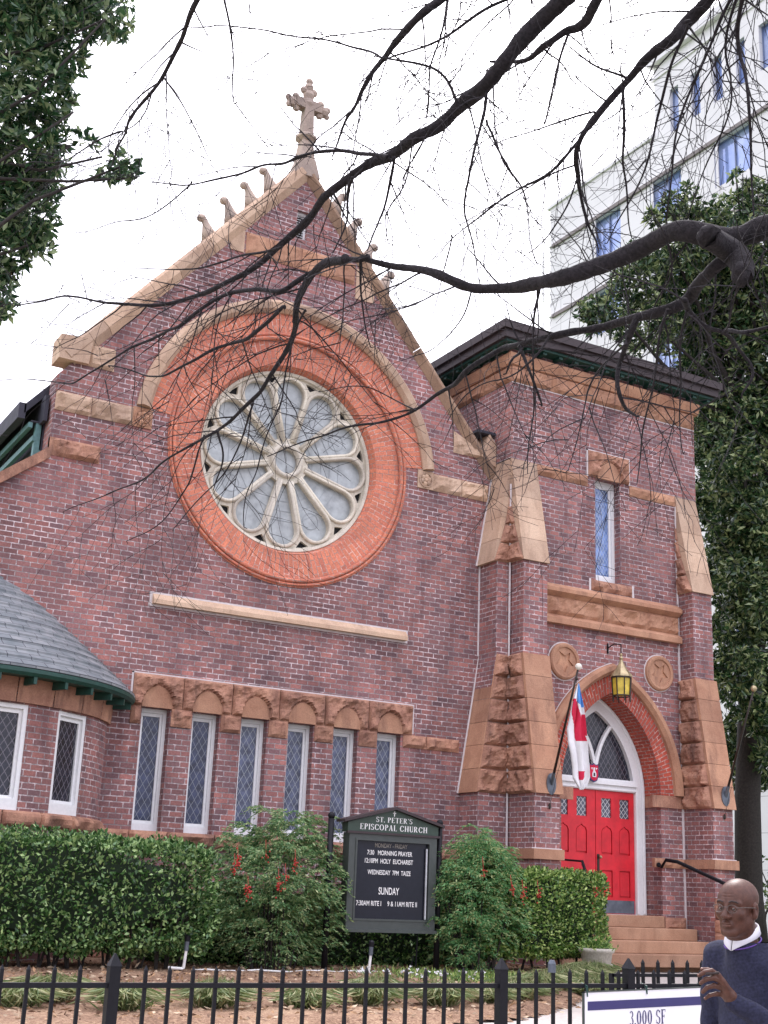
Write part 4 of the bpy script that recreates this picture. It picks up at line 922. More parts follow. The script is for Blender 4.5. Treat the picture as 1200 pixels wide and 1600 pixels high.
nt_.links.new(v_, tb.inputs['Vector']); src = nt_.nodes['Principled BSDF'].inputs['Base Color'].links[0].from_socket; nt_.links.new(mixn(nt_, 1.0, src, tb.outputs[0], 'MULTIPLY'), nt_.nodes['Principled BSDF'].inputs['Base Color'])
OB = thing('office_building', (40, 20, .2), 'tall pale modern office block with blue ribbon windows rising beyond the church', 'building')
mb = MB(); ZS = [4.35*k for k in range(-7, 2)]; big = [(11.0+4.6*k, 13.3+4.6*k) for k in range(-3, 4)]
winb = []
for row in range(7):
    zh = 36.8-4.35*row
    for (y0, y1) in big: winb.append((y0, y1, zh-2.45, zh))
nar = []
for k in range(-6, 5): y = 14.1+1.53*k+(.0); nar.append((y, y+.62, 39.0, 41.5))
hol = [[(a, c), (b, c), (b, d), (a, d)] for a, b, c, d in winb+nar]
mb.prism([(-12, .1), (30.9, .1), (30.9, 39.4), (22.0, 39.4), (22.0, 43.5), (-12, 43.5)], 40.0, 40.5, hol, axis='x')
mb.box(40.5, 70, -12, 22, .1, 43.4); mb.box(40.5, 70, 22, 30.9, .1, 39.3)
ow = mb.build('outer_wall', OFW, OB)
mb = MB()
for (z0, z1, d) in ((43.5, 44.0, .3), (42.7, 42.9, .08)): mb.box(40-d, 70, -12.2, 22+.2, z0, z1)
mb.box(39.9, 60, 22, 31.1, 39.4, 39.6)
for row in range(8): mb.box(39.9, 40.0, -12, 30.9, 36.8-4.35*row+.12, 36.8-4.35*row+.22)
for k in range(9): y = -5.6+4.6*k; [mb.box(39.94, 40.0, y+.2, y+.35, 36.8-4.35*r_-3.0, 36.8-4.35*r_+.10) for r_ in range(8)]
mb.build('cornice', OFW, OB)
mb = MB()
for row in range(8): mb.box(39.88, 40.0, -12, 30.6, 36.8-4.35*row, 36.8-4.35*row+.20)
mb.build('window_head_trim', OFT, OB)
for (a, b, c, d) in winb+nar:
    if b < 5 or (c < 20 and not (12 < a < 31)): 
        if b < 0: continue
    g = MB(); g.add([(40.3, a, c), (40.3, b, c), (40.3, b, d), (40.3, a, d)], [(0, 1, 2, 3)])
    f = MB(); W_ = b-a; nm = 2 if W_ > 1 else 1
    f.prism([(a, c), (b, c), (b, d), (a, d)], 40.2, 40.29, [[(a+W_*i/nm+.025, c+.04), (a+W_*(i+1)/nm-.025, c+.04), (a+W_*(i+1)/nm-.025, d-.04), (a+W_*i/nm+.025, d-.04)] for i in range(nm)], axis='x')
    fo = f.build('window', OFM, OB); g.build('pane', OFG, fo)
LB = thing('low_building', tuple(atD(1195, 1400, 60)[:2])+(.2,), 'low pale stone building seen past the dark trunk at the right', 'building')
c_ = atD(1195, 1400, 60); mb = MB(); mb.prism(rect(c_[0]-6, c_[0]+14, .1, 8.5), c_[1], c_[1]+8, [rect(c_[0]+5+2.4*k, c_[0]+6.2+2.4*k, 4.9, 6.9) for k in range(3)]); mb.box(c_[0]-6.2, c_[0]+14.2, c_[1]-.25, c_[1], 3.7, 4.0); mb.box(c_[0]-6.3, c_[0]+14.3, c_[1]-.35, c_[1]+8, 8.5, 8.9); mb.build('outer_wall', OFW, LB)
mb = MB(); mb.box(c_[0]-5.9, c_[0]+13.9, c_[1]+.2, c_[1]+.25, 4.5, 7.2); mb.build('pane', OFG, LB)

# ------------------------------------------------------------------ hedges and shrubs
def box_foliage(name, x0, x1, y0, y1, z0, z1, n, L, mat, parent, seed, lump=.12, rnd_=.25):
    rs = np.random.RandomState(seed); hx, hy, hz = (x1-x0)/2, (y1-y0)/2, (z1-z0)/2; c = np.array([(x0+x1)/2, (y0+y1)/2, (z0+z1)/2])
    A = np.array([hy*hz, hx*hz, hx*hy]); fc = rs.choice(3, n, p=A/A.sum()); sg = rs.choice([-1, 1], n); q = rs.uniform(-1, 1, (n, 3)); q[np.arange(n), fc] = sg
    h = np.array([hx, hy, hz]); p = q*h; r = rnd_; inner = np.clip(p, -(h-r), h-r); d = p-inner; dn = np.linalg.norm(d, axis=1, keepdims=True)
    nrm = d/(dn+1e-9); p = inner+nrm*r
    nz = np.array([noise.noise(Vector(tuple(t*2.1+c)))+.5*noise.noise(Vector(tuple(t*6+c))) for t in p])[:, None]
    p = p+nrm*(nz*lump*1.3-rs.rand(n, 1)**2*.18)
    D = nrm*.55+rs.normal(size=(n, 3))*.7+np.array([0, 0, .25]); Ls = L*rs.uniform(.6, 1.2, n)
    leaf_mesh(name, c+p, D, Ls, Ls*.55, mat, parent, rs)
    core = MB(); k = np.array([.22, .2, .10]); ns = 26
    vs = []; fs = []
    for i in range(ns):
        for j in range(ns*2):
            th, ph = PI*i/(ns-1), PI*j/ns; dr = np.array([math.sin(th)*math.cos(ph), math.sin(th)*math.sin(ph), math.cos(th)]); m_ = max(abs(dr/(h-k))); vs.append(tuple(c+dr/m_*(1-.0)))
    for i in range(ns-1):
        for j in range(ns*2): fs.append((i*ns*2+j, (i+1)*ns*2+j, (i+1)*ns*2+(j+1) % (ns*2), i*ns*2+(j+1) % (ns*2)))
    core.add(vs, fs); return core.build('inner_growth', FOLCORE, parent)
HG = thing('hedge', (3, -2.8, .2), 'long clipped dark green holly hedge running along the church wall at the left', 'hedge')
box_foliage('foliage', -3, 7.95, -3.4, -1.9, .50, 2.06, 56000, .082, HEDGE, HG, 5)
mb = MB(); rsx = np.random.RandomState(3)
for k in range(52):
    x = -2.6+k*.2+rsx.uniform(-.1, .1); y = -2.85+rsx.uniform(-.15, .15)
    for j in range(2): mb.tube([(x, y, .15), (x+rsx.uniform(-.1, .1), y, .5), (x+rsx.uniform(-.3, .3), y+rsx.uniform(-.3, .3), 1.0)], [.025, .018, .012], 5)
mb.build('stem', BARK2, HG)
BH = thing('hedge', (14.3, -2.6, .2), 'square clipped bright green boxwood hedge beside the entrance steps', 'hedge')
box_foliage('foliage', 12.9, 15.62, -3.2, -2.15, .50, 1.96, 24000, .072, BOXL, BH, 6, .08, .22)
mb = MB()
for k in range(9):
    x = 13.1+k*.3; mb.tube([(x, -2.7, .15), (x+rsx.uniform(-.1, .1), -2.7, .5), (x+rsx.uniform(-.2, .2), -2.65, .9)], [.03, .02, .012], 5)
mb.build('stem', BARK2, BH)

def nandina(loc, wx, wy, h, nfr, seed, label, mat, berries):
    rs = np.random.RandomState(seed); T = thing('nandina_shrub', loc, label, 'shrub')
    C = []; D = []; Ls = []; st = MB()
    for s_ in range(26):
        a = rs.uniform(0, 2*PI); q = rs.rand()**.6*.35; top = Vector((loc[0]+math.cos(a)*q*wx, loc[1]+math.sin(a)*q*wy, loc[2]+h*rs.uniform(.55, .95)))
        b = Vector((loc[0]+math.cos(a)*q*wx*.45, loc[1]+math.sin(a)*q*wy*.45, loc[2]-.05)); st.tube([b, b.lerp(top, .5)+Vector((0, 0, .05)), top], [.016, .012, .006], 5)
    for f in range(nfr):
        a = rs.uniform(0, 2*PI); zz = rs.rand()**.75; prof_ = math.sqrt(max(0.05, 1-((zz-.52)/.56)**2)); q = (.25+.75*rs.rand()**.5)*prof_
        tip = np.array([loc[0]+math.cos(a)*q*wx/2, loc[1]+math.sin(a)*q*wy/2, loc[2]+.08+zz*h*.97+.26*h*noise.noise(Vector((a*2.2, zz*3, seed)))+rs.normal()*.05])
        out = np.array([math.cos(a)*wx/wy, math.sin(a), 0]); out /= np.linalg.norm(out)
        ln = rs.uniform(.28, .5); s0 = tip-out*ln*.75+np.array([0, 0, .05]); nl = 13
        for i in range(nl):
            u = (i+1)/nl; p = s0+out*ln*u*.9+np.array([0, 0, .16*math.sin(u*2.0)-.26*u*u*ln*2])
            side = np.cross(out, [0, 0, 1.0])
            for sg in (-1, 1):
                C.append(p); D.append(side*sg*.75+out*.55+np.array([0, 0, -.35])+rs.normal(size=3)*.22); Ls.append(rs.uniform(.05, .105)*(1.15-.5*u))
                if rs.rand() < .6: C.append(p+side*sg*.06); D.append(side*sg*.3+out*.8+np.array([0, 0, -.4])+rs.normal(size=3)*.3); Ls.append(rs.uniform(.05, .09))
    Ls = np.array(Ls); leaf_mesh('foliage', C, D, Ls, Ls*.32, mat, T, rs); st.build('stem', BARK2, T)
    for (px, py, d, k) in berries:
        p = atY(px, py, d); m = MB()
        for i in range(k): o = rs.normal(size=3)*np.array([.03, .03, .06]); m.sphere(p+o-np.array([0, 0, .02]), .015, 6)
        m.tube([p+np.array([0, .05, .22]), p+np.array([0, .02, .08]), p-np.array([0, 0, .10])], .004, 4); m.build('berry_cluster', BERRY, T, True)
    return T
nandina((9.2, -2.75, .2), 2.75, 1.5, 2.05, 760, 3, 'feathery nandina shrub with red berry clusters left of the church notice board', NANL, [(372, 1343, -3.45, 24), (462, 1350, -3.45, 18), (388, 1392, -3.5, 26), (436, 1380, -3.5, 20), (367, 1357, -3.45, 12), (447, 1372, -3.5, 9), (416, 1335, -3.3, 6)])
nandina((12.85, -3.0, .2), 2.15, 1.3, 2.02, 700, 4, 'feathery nandina shrub with small red berries right of the church notice board', NANR, [(800, 1388, -3.7, 14), (818, 1396, -3.7, 18), (842, 1396, -3.7, 15), (756, 1360, -3.7, 6)])

HL = thing('hedge', (10.8, -1.2, .2), 'low dark hedge behind the notice board, against the church wall', 'hedge')
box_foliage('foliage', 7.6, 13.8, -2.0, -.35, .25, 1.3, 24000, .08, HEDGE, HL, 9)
# liriope clumps along the bed edge
LM = []
def liriope(x, y, r, n, seed, first=None):
    rs = np.random.RandomState(seed); C = []; D = []; L_ = []
    z = bedz(x, y)
    for k in range(n):
        a = rs.uniform(0, 2*PI); t = rs.uniform(.15, 1.0); d = np.array([math.cos(a)*t*1.1, math.sin(a)*t*1.1, 1.0-.35*t]); ln = r*rs.uniform(.75, 1.25)
        b = np.array([rs.normal()*.08, rs.normal()*.08, 0]); C.append(b); D.append(d); L_.append(ln*.6); C.append(b+d/np.linalg.norm(d)*ln*.52); D.append(d*np.array([1.2, 1.2, -.05])+np.array([0, 0, -.1])); L_.append(ln*.5)
    T = leaf_mesh('liriope_clump', C, D, np.array(L_), .016, LIRI, None, rs); T.location = (x, y, z-.02); return T
spots = [(3.7, -8.5), (4.7, -8.8), (5.75, -8.6), (6.75, -8.75), (7.7, -8.5), (8.6, -8.6), (9.45, -8.35), (10.2, -7.9), (11.0, -7.3), (11.7, -6.6), (12.5, -5.9), (13.2, -5.2), (14.0, -4.5), (14.6, -3.9), (4.2, -7.9), (6.2, -7.7), (8.3, -7.6), (12.2, -6.8), (13.5, -5.5), (15.2, -3.3)]
words = ['first from the left end', 'second from the left end', 'third from the left end', 'fourth from the left end', 'fifth from the left end', 'sixth from the left end', 'below the notice board', 'left of the bed corner', 'at the bed corner', 'just past the bed corner', 'midway from corner to steps', 'three quarters towards the steps', 'second nearest the planter', 'nearest the planter pot', 'behind the leftmost one', 'in the back row, middle', 'behind the bed corner', 'by the path after the corner', 'by the path halfway along', 'at the planter foot']
for k, ((x, y), w) in enumerate(zip(spots, words)):
    tag(liriope(x, y, .40+.05*(k % 3), 330, 40+k), 'straw-green liriope tuft in mulch, '+w, 'grass clump', 'liriope tufts edging the mulch bed')
# fallen leaves, chips and a few white blossoms
rs = np.random.RandomState(5); C = []
while len(C) < 5200:
    x, y = rs.uniform(1, 16.2), rs.uniform(-9.9, -1.2)
    if inside(x, y): C.append((x, y, bedz(x, y)+.012))
C = np.array(C); Dd = rs.normal(size=(len(C), 3))*np.array([1, 1, .22])
o = leaf_mesh('leaf_litter', C, Dd, rs.uniform(.04, .13, len(C)), rs.uniform(.015, .05, len(C)), None, None, rs, .05, [plain('dead_leaf', (.36, .22, .12), .9, var=.4), plain('pale_chip', (.50, .38, .26), .9, var=.3), plain('dark_chip', (.14, .08, .05), .9, var=.3)], rs.randint(0, 3, len(C)))
o['kind'] = 'stuff'
C = []
for k in range(46):
    p = atY(rs.uniform(555, 760), rs.uniform(1495, 1530), rs.uniform(-5.5, -3.6)); 
    if inside(p[0], p[1]): C.append((p[0], p[1], bedz(p[0], p[1])+rs.uniform(.03, .12)))
C = np.repeat(np.array(C), 5, 0); Dd = rs.normal(size=(len(C), 3)); Dd[:, 2] = abs(Dd[:, 2])
o = leaf_mesh('white_blossom', C, Dd, .035, .025, plain('white_petal', (.8, .8, .8), .6), None, rs); o['kind'] = 'stuff'
C = []
for k in range(3200):
    x, y = rs.normal(11.9, .75), rs.normal(-4.3, .8)
    if inside(x, y): C.append((x, y, bedz(x, y)))
Dd = rs.normal(size=(len(C), 3))*.5+np.array([0, 0, 1]); o = leaf_mesh('ground_cover', C, Dd, rs.uniform(.04, .10, len(C)), .018, BOXL, None, rs); o['kind'] = 'stuff'

# ------------------------------------------------------------------ planter pot, garden lights, pipe
px_, py_ = 15.08, -3.45
PT = thing('planter', (px_, py_, .2), 'pale cast stone planter pot at the corner of the boxwood hedge', 'planter')
mb = MB(); mb.lathe([(0, .0), (.20, .0), (.215, .03), (.275, .42), (.31, .44), (.315, .50), (.285, .50), (.27, .44), (.0, .42)], (px_, py_, .19), 32)
for k in range(16): g = 2*PI*k/16; mb.sphere((px_+.255*math.cos(g), py_+.255*math.sin(g), .42), .03, 6, sc=(1, 1, .7))
mb.build('pot', POTM, PT, True)
rs = np.random.RandomState(8); n = 900; C = np.array([px_, py_, .66])+rs.normal(size=(n, 3))*np.array([.11, .11, .05]); D = rs.normal(size=(n, 3))*np.array([1, 1, .5])+np.array([0, 0, .8]); leaf_mesh('plant', C, D, rs.uniform(.05, .16, n), .028, BOXL, PT, rs)
for k, (x, y, lb) in enumerate(((288, 1497, 'left of the red berried nandina'), (577, 1502, 'under the black notice board'))):
    b = atY(x, y, -3.35 if k == 0 else -3.5); b[2] = bedz(b[0], b[1])
    L_ = thing('garden_spotlight', tuple(b), 'small garden spotlight on a white plastic riser standing '+lb, 'garden light')
    m = MB(); bv = Vector(b); m.tube([bv+Vector((-.22, .05, .03)), bv+Vector((-.02, 0, .02)), bv+Vector((0, 0, .03)), bv+Vector((.02, 0, .27))], .022, 8); m.build('riser', PVC, L_)
    m = MB(); m.tube([bv+Vector((.02, 0, .27)), bv+Vector((.025, 0, .40))], [.032, .036], 10); m.build('collar', KICK, L_)
    m = MB(); m.tube([bv+Vector((.025, 0, .40)), bv+Vector((.03, 0, .47)), bv+Vector((.03, 0, .50))], [.04, .045, .02], 10); m.build('lamp_head', BLACKM, L_)
mb = MB(); p0, p1 = atY(300, 1501, -3.2), atY(600, 1507, -3.3); z = .30; mb.tube([(p0[0]+(p1[0]-p0[0])*i/12, p0[1]+.06*math.sin(i*.8), .262+.012*math.sin(i*1.9)) for i in range(13)], .014, 8); tag(mb.build('water_pipe', PVC), 'thin white plastic pipe lying on the mulch under the shrubs', 'pipe')
# ================================================================== notice board
NB = thing('notice_board', (11.1, -3.0, .2), 'dark green church notice board with a gabled top on two black posts', 'notice board')
ny_ = -3.0
for x in (9.99, 12.08):
    m = MB(); m.tube([(x, ny_+.02, .1), (x, ny_+.02, 2.60)], .05, 14); m.sphere((x, ny_+.02, 2.645), .06, 14); m.build('post', BLACKM, NB, True)
SGN = plain('sign_green', (.028, .052, .036), .5, var=.15); SFR = plain('sign_frame', (.05, .06, .056), .45, var=.1); SBD = plain('letter_board', (.012, .014, .022), .22, spec=.35)
SLET = plain('sign_letter', (.80, .80, .78), .6, var=.03); SDIM = plain('shaded_letter', (.22, .20, .17), .7); SAL = plain('bare_aluminium', (.55, .56, .58), .35, .6)  # dim letter colour paints the shadow over the top line
bx0, bx1, bz0, bz1 = 10.27, 11.95, .90, 2.40; yb0 = ny_-.11
m = MB(); m.prism(rect(bx0, bx1, bz0, bz1), yb0, ny_+.10, [rect(bx0+.15, bx1-.15, bz0+.16, bz1-.12)]); m.box(bx0-.03, bx1+.03, yb0-.03, ny_+.12, bz0-.05, bz0)
m.prism(rect(bx0+.12, bx1-.12, bz0+.13, bz1-.09), yb0-.012, yb0+.0, [rect(bx0+.15, bx1-.15, bz0+.16, bz1-.12)]); m.build('cabinet', SFR, NB)
m = MB(); m.prism([(bx0-.03, 2.405), (bx1+.03, 2.405), (bx1+.03, 2.56), ((bx0+bx1)/2, 2.80), (bx0-.03, 2.56)], yb0+.01, ny_+.10); ped = m.build('pediment', SGN, NB)
m = MB(); mx_ = (bx0+bx1)/2
for s_ in (-1, 1):
    e = mx_+s_*(.84+.12); m.prism([(mx_, 2.80), (mx_, 2.845), (e, 2.60), (e, 2.555)], yb0-.05, ny_+.14)
m.box(bx0-.05, bx1+.05, yb0-.03, yb0+.02, 2.385, 2.42); m.build('trim', EAVE, ped)
m = MB(); m.add([(bx0+.14, yb0+.05, bz0+.15), (bx1-.14, yb0+.05, bz0+.15), (bx1-.14, yb0+.05, bz1-.11), (bx0+.14, yb0+.05, bz1-.11)], [(0, 1, 2, 3)]); brd = m.build('letter_board', SBD, NB)
m = MB(); m.box(bx1-.20, bx1-.175, yb0+.005, yb0+.03, bz0+.17, bz1-.2); m.build('glazing_bar', SAL, NB)
m = MB(); m.tube([(11.7, ny_+.05, .15), (11.72, ny_+.05, .88)], .012, 6); m.tube([(11.55, ny_+.05, .15), (11.66, ny_+.05, .5)], .008, 5); m.build('conduit', BLACKM, NB)

# serif capitals drawn as thick and thin strokes, unit height 1
def serif(ch):
    """list of polygons for a serif glyph and its advance width; height 0..1"""
    T, t, sr = .17, .055, .05; P = []
    def R(x0, y0, x1, y1): P.append([(x0, y0), (x1, y0), (x1, y1), (x0, y1)])
    def stem(x, y0=0, y1=1, w=T, s0=True, s1=True):
        R(x, y0, x+w, y1)
        if s0: R(x-.07, y0, x+w+.07, y0+sr)
        if s1: R(x-.07, y1-sr, x+w+.07, y1)
    def bowl(cx, cy, rx, ry, a0, a1, tk=T, tn=t, n=14):
        o = [(cx+rx*math.cos(a0+(a1-a0)*i/n), cy+ry*math.sin(a0+(a1-a0)*i/n)) for i in range(n+1)]
        q = [(cx+(rx-tk)*math.cos(a0+(a1-a0)*i/n), cy+(ry-tn)*math.sin(a0+(a1-a0)*i/n)) for i in range(n+1)]
        for i in range(n): P.append([o[i], o[i+1], q[i+1], q[i]])
    def diag(x0, y0, x1, y1, w): P.append([(x0, y0), (x0+w, y0), (x1+w, y1), (x1, y1)])
    w = .7
    if ch == 'T': stem(.30, s1=False); R(.02, 1-t, .75, 1); R(.02, .80, .07, 1); R(.70, .80, .75, 1); w = .77
    elif ch in 'PR':
        stem(.08); bowl(.30, .745, .33, .255, -PI/2, PI/2); R(.1, 1-t, .32, 1); R(.1, .49, .32, .49+t)
        if ch == 'R': diag(.56, 0, .28, .5, .17); R(.55, 0, .82, sr)
        w = .68 if ch == 'P' else .82
    elif ch in 'EF':
        stem(.08); R(.1, 1-t, .62, 1); R(.57, .80, .62, 1); R(.1, .50, .48, .50+t); R(.44, .42, .48, .64)
        if ch == 'E': R(.1, 0, .64, t); R(.59, 0, .64, .22)
        w = .70 if ch == 'E' else .66
    elif ch == 'L': stem(.08); R(.1, 0, .62, t); R(.57, 0, .62, .24); w = .66
    elif ch == 'I': stem(.08); w = .33
    elif ch == 'H': stem(.08); stem(.56); R(.2, .48, .6, .48+t); w = .83
    elif ch == 'U': stem(.08, .3, 1, s0=False); stem(.58, .3, 1, w=.07, s0=False); bowl(.365, .30, .285, .30, PI, 2*PI, .14); w = .74
    elif ch == 'A': diag(.62, 0, .36, 1, .17) if 0 else None; P.append([(.50, 0), (.70, 0), (.45, 1), (.33, 1)]); P.append([(.04, 0), (.11, 0), (.40, .95), (.34, 1)]); R(.17, .32, .58, .32+t); R(-.02, 0, .19, sr); R(.43, 0, .78, sr); w = .78
    elif ch == 'C': bowl(.42, .5, .40, .5, .55, 2*PI-.55); R(.70, .70, .75, .95); w = .80
    elif ch in 'O0': rx = .42 if ch == 'O' else .30; bowl(rx, .5, rx, .5, 0, 2*PI, T, t, 24); w = 2*rx+.06
    elif ch == 'S': bowl(.30, .745, .27, .255, .3, 1.5*PI, .13, t); bowl(.30, .265, .29, .265, -PI*.83, PI/2, .14, t); R(.52, .72, .56, .95); R(.03, .05, .07, .30); w = .62
    elif ch == '3': bowl(.27, .76, .25, .24, -PI/2, .85*PI, .12, t); bowl(.27, .265, .28, .265, -.85*PI, PI/2, .14, t); w = .60
    elif ch == '.': bowl(.09, .08, .09, .08, 0, 2*PI, .088, .078); w = .24
    elif ch == ',': bowl(.09, .08, .09, .08, 0, 2*PI, .088, .078); P.append([(.10, -.18), (.18, .06), (.11, .04)]); w = .24
    elif ch == "'": P.append([(.05, 1), (.19, 1), (.12, .68)]); w = .24
    elif ch == ' ': w = .34
    return P, w
def serif_text(mb, txt, x0, x1, z0, h, y, tilt=0.0, mi=0):
    gl = []; adv = 0
    for ch in txt: P, w = serif(ch); gl.append((P, adv)); adv += w+.09
    sx = (x1-x0)/(adv-.09)
    for P, a in gl:
        for p in P: mb.add([(x0+(a+u)*sx, y, z0+v*h+(a+u)*sx*tilt) for u, v in p], [tuple(range(len(p)))])
m = MB(); yl = yb0+.006
serif_text(m, "ST. PETER'S", 10.76, 11.46, 2.585, .085, yl-.0); serif_text(m, "EPISCOPAL CHURCH", 10.46, 11.76, 2.455, .095, yl)
m.box(11.098, 11.112, yl-.004, yl, 2.69, 2.775); m.box(11.075, 11.135, yl-.004, yl, 2.738, 2.750); m.build('lettering', SLET, ped)
m = MB(); yl = yb0+.046
def line(mbx, s, x0, x1, z0, h): text_mb(mbx, s, x1-x0, h, lambda u, v: (x0+u, yl, z0+v), bold=.012)
zt = bz1-.12
for q in (('7:30   MORNING PRAYER', 10.64, 11.50, zt-.22, .075), ('12:10PM  HOLY  EUCHARIST', 10.60, 11.52, zt-.35, .075), ('WEDNESDAY  7PM  TAIZE', 10.66, 11.48, zt-.53, .075), ('SUNDAY', 10.88, 11.27, zt-.84, .115), ('7:30AM RITE I     9 & 11AM RITE II', 10.47, 11.62, zt-1.02, .078)):
    m = MB(); line(m, *q); m.build('lettering', SLET, brd)
m = MB(); line(m, 'MONDAY - FRIDAY', 10.78, 11.40, zt-.10, .07); m.build('lettering', SDIM, brd)

# ================================================================== iron fence, gate, sale sign
FY = -15.5
FE = thing('iron_fence', (4.6, FY, -.14), 'black iron picket fence with pointed posts along the pavement in front of the church', 'fence')
def picket(name, x, ztop, par, y=FY, r=.0088, z0=-.05):
    m = MB(); m.box(x-r, x+r, y-r, y+r, z0, ztop-.018)
    m.add([(x-r, y-r, ztop-.018), (x+r, y-r, ztop-.018), (x+r, y+r, ztop-.018), (x-r, y+r, ztop-.018), (x, y, ztop+.006)], [(0, 1, 4), (1, 2, 4), (2, 3, 4), (3, 0, 4)]); return m.build(name, BLACKM, par)
def fpost(x, par, y=FY, r=.028, z=1.10):
    m = MB(); m.box(x-r, x+r, y-r, y+r, -.14, z); m.hexa([(x-r-.004, y-r-.004, z), (x+r+.004, y-r-.004, z), (x+r+.004, y+r+.004, z), (x-r-.004, y+r+.004, z)], [(x-.004, y-.004, z+.06), (x+.004, y-.004, z+.06), (x+.004, y+.004, z+.06), (x-.004, y+.004, z+.06)]); return m.build('post', BLACKM, par)
PX = [-.10, 2.24, 4.58, 5.535, 7.9]
for x in PX: fpost(x, FE, z=1.09 if x != 5.535 else 1.10)
pk = [(.03+.1275*k) for k in range(17)]+[2.407+.1272*k for k in range(17)]+[4.705+.125*k for k in range(7)]+[5.61+.1275*k for k in range(18)]
for x in pk: picket('picket', x, 1.09+.0015*math.sin(x*9), FE)
for (x0, x1) in zip(PX[:-1], PX[1:]):
    for z in (1.0, .12):
        m = MB(); m.box(x0+.028, x1-.028, FY-.017, FY+.017, z-.012, z+.012); m.build('rail', BLACKM, FE)
m = MB(); m.lathe([(.0, 0), (.024, 0), (.024, .05), (.015, .07), (0, .07)], (4.93, FY-.02, 1.075), 10); m.build('latch', KICK, FE)
GT = thing('iron_gate', (5.66, -15.18, -.14), 'black iron gate leaf folded back behind the fence by the white sign', 'gate')
for k in range(9): picket('picket', 5.80+.1285*k, 1.135, GT, -15.18)
for z in (1.04, .14):
    m = MB(); m.box(5.66, 6.95, -15.195, -15.165, z-.01, z+.01); m.build('rail', BLACKM, GT)
m = MB(); m.box(5.655, 5.675, -15.195, -15.165, -.05, 1.05); m.build('stile', BLACKM, GT)
SS = thing('sale_sign', (5.64, FY-.03, .3), 'white sign with a navy stripe reading 3,000 SF tied to the iron fence', 'sign')
WS = plain('sign_white', (.80, .80, .82), .5, var=.02); NAVY = plain('sign_navy', (.035, .03, .13), .5, var=.05)
tl = .030
def sq(mb, x0, x1, z0, z1, y0, y1):
    f = lambda x: (x-5.16)*tl
    mb.hexa([(x0, y0, z0+f(x0)), (x1, y0, z0+f(x1)), (x1, y1, z0+f(x1)), (x0, y1, z0+f(x0))], [(x0, y0, z1+f(x0)), (x1, y0, z1+f(x1)), (x1, y1, z1+f(x1)), (x0, y1, z1+f(x0))])
m = MB(); sq(m, 5.16, 6.135, .36, .963, FY-.036, FY-.028); m.build('panel', WS, SS)
m = MB(); sq(m, 5.152, 5.16, .355, .97, FY-.04, FY-.024); sq(m, 6.135, 6.145, .355, .97, FY-.04, FY-.024); sq(m, 5.152, 6.145, .963, .970, FY-.04, FY-.024); m.build('edge_frame', SFR, SS)
m = MB(); sq(m, 5.185, 6.11, .862, .912, FY-.0385, FY-.0362); m.build('stripe', NAVY, SS)
m = MB(); serif_text(m, '3,000 SF', 5.505, 5.795, .765, .082, FY-.0385, 0); 
m.v = [(x, y, z+(x-5.16)*tl) for x, y, z in m.v]; m.build('lettering', NAVY, SS)
m = MB()
for x in (5.18, 5.645, 6.11): m.tube([(x, FY-.042, .94+(x-5.16)*tl), (x, FY-.03, .99), (x+.005, FY+.02, 1.015), (x, FY-.04, 1.0), (x, FY-.042, .94+(x-5.16)*tl)], .004, 5)
m.build('cable_tie', GREENP, SS)

# ================================================================== lantern, flags, rails, plaque
lx, ly = 17.71, -1.10
LT = thing('wall_lantern', (lx, ly, 5.55), 'gothic lantern with yellow glass and a conical top hung above the entrance arch', 'lantern')
m = MB(); m.lathe([(.0, .37), (.03, .35), (.045, .30), (.11, .17), (.225, .02), (.235, -.02), (.20, -.03), (0, -.03)], (lx, ly, 6.04), 8); m.lathe([(0, .20), (.035, .16), (.02, .12), (.045, .08), (.02, .02), (.03, -.02)], (lx, ly, 6.34), 10); m.build('cone_top', BRASS, LT)
m = MB(); g6 = [PI/8+k*PI/4 for k in range(8)]
for g in g6:
    m.tube([(lx+.215*math.cos(g), ly+.215*math.sin(g), 6.01), (lx+.19*math.cos(g), ly+.19*math.sin(g), 5.62), (lx+.19*math.cos(g), ly+.19*math.sin(g), 5.50)], .013, 5)
for z, r in ((6.0, .215), (5.62, .19)): m.tube([(lx+r*math.cos(g), ly+r*math.sin(g), z) for g in g6+[g6[0]]], .014, 5)
m.build('cage', DKMET, LT)
YG = plain('amber_glass', (.62, .46, .06), .3, var=.25, nscale=9)
m = MB(); m.lathe([(.175, 5.64), (.195, 5.99)], (lx, ly, 0), 8, a0=PI/8, a1=PI/8+2*PI); m.build('amber_glass', YG, LT)
m = MB(); m.tube([(lx, ly, 6.50), (lx, ly, 6.72), (lx, (ly+TY)/2, 6.76), (lx, TY-.01, 6.70)], .014, 6); m.tube([(lx, TY-.02, 6.80), (lx, TY-.02, 6.58)], .02, 6); m.build('bracket', BLACKM, LT)

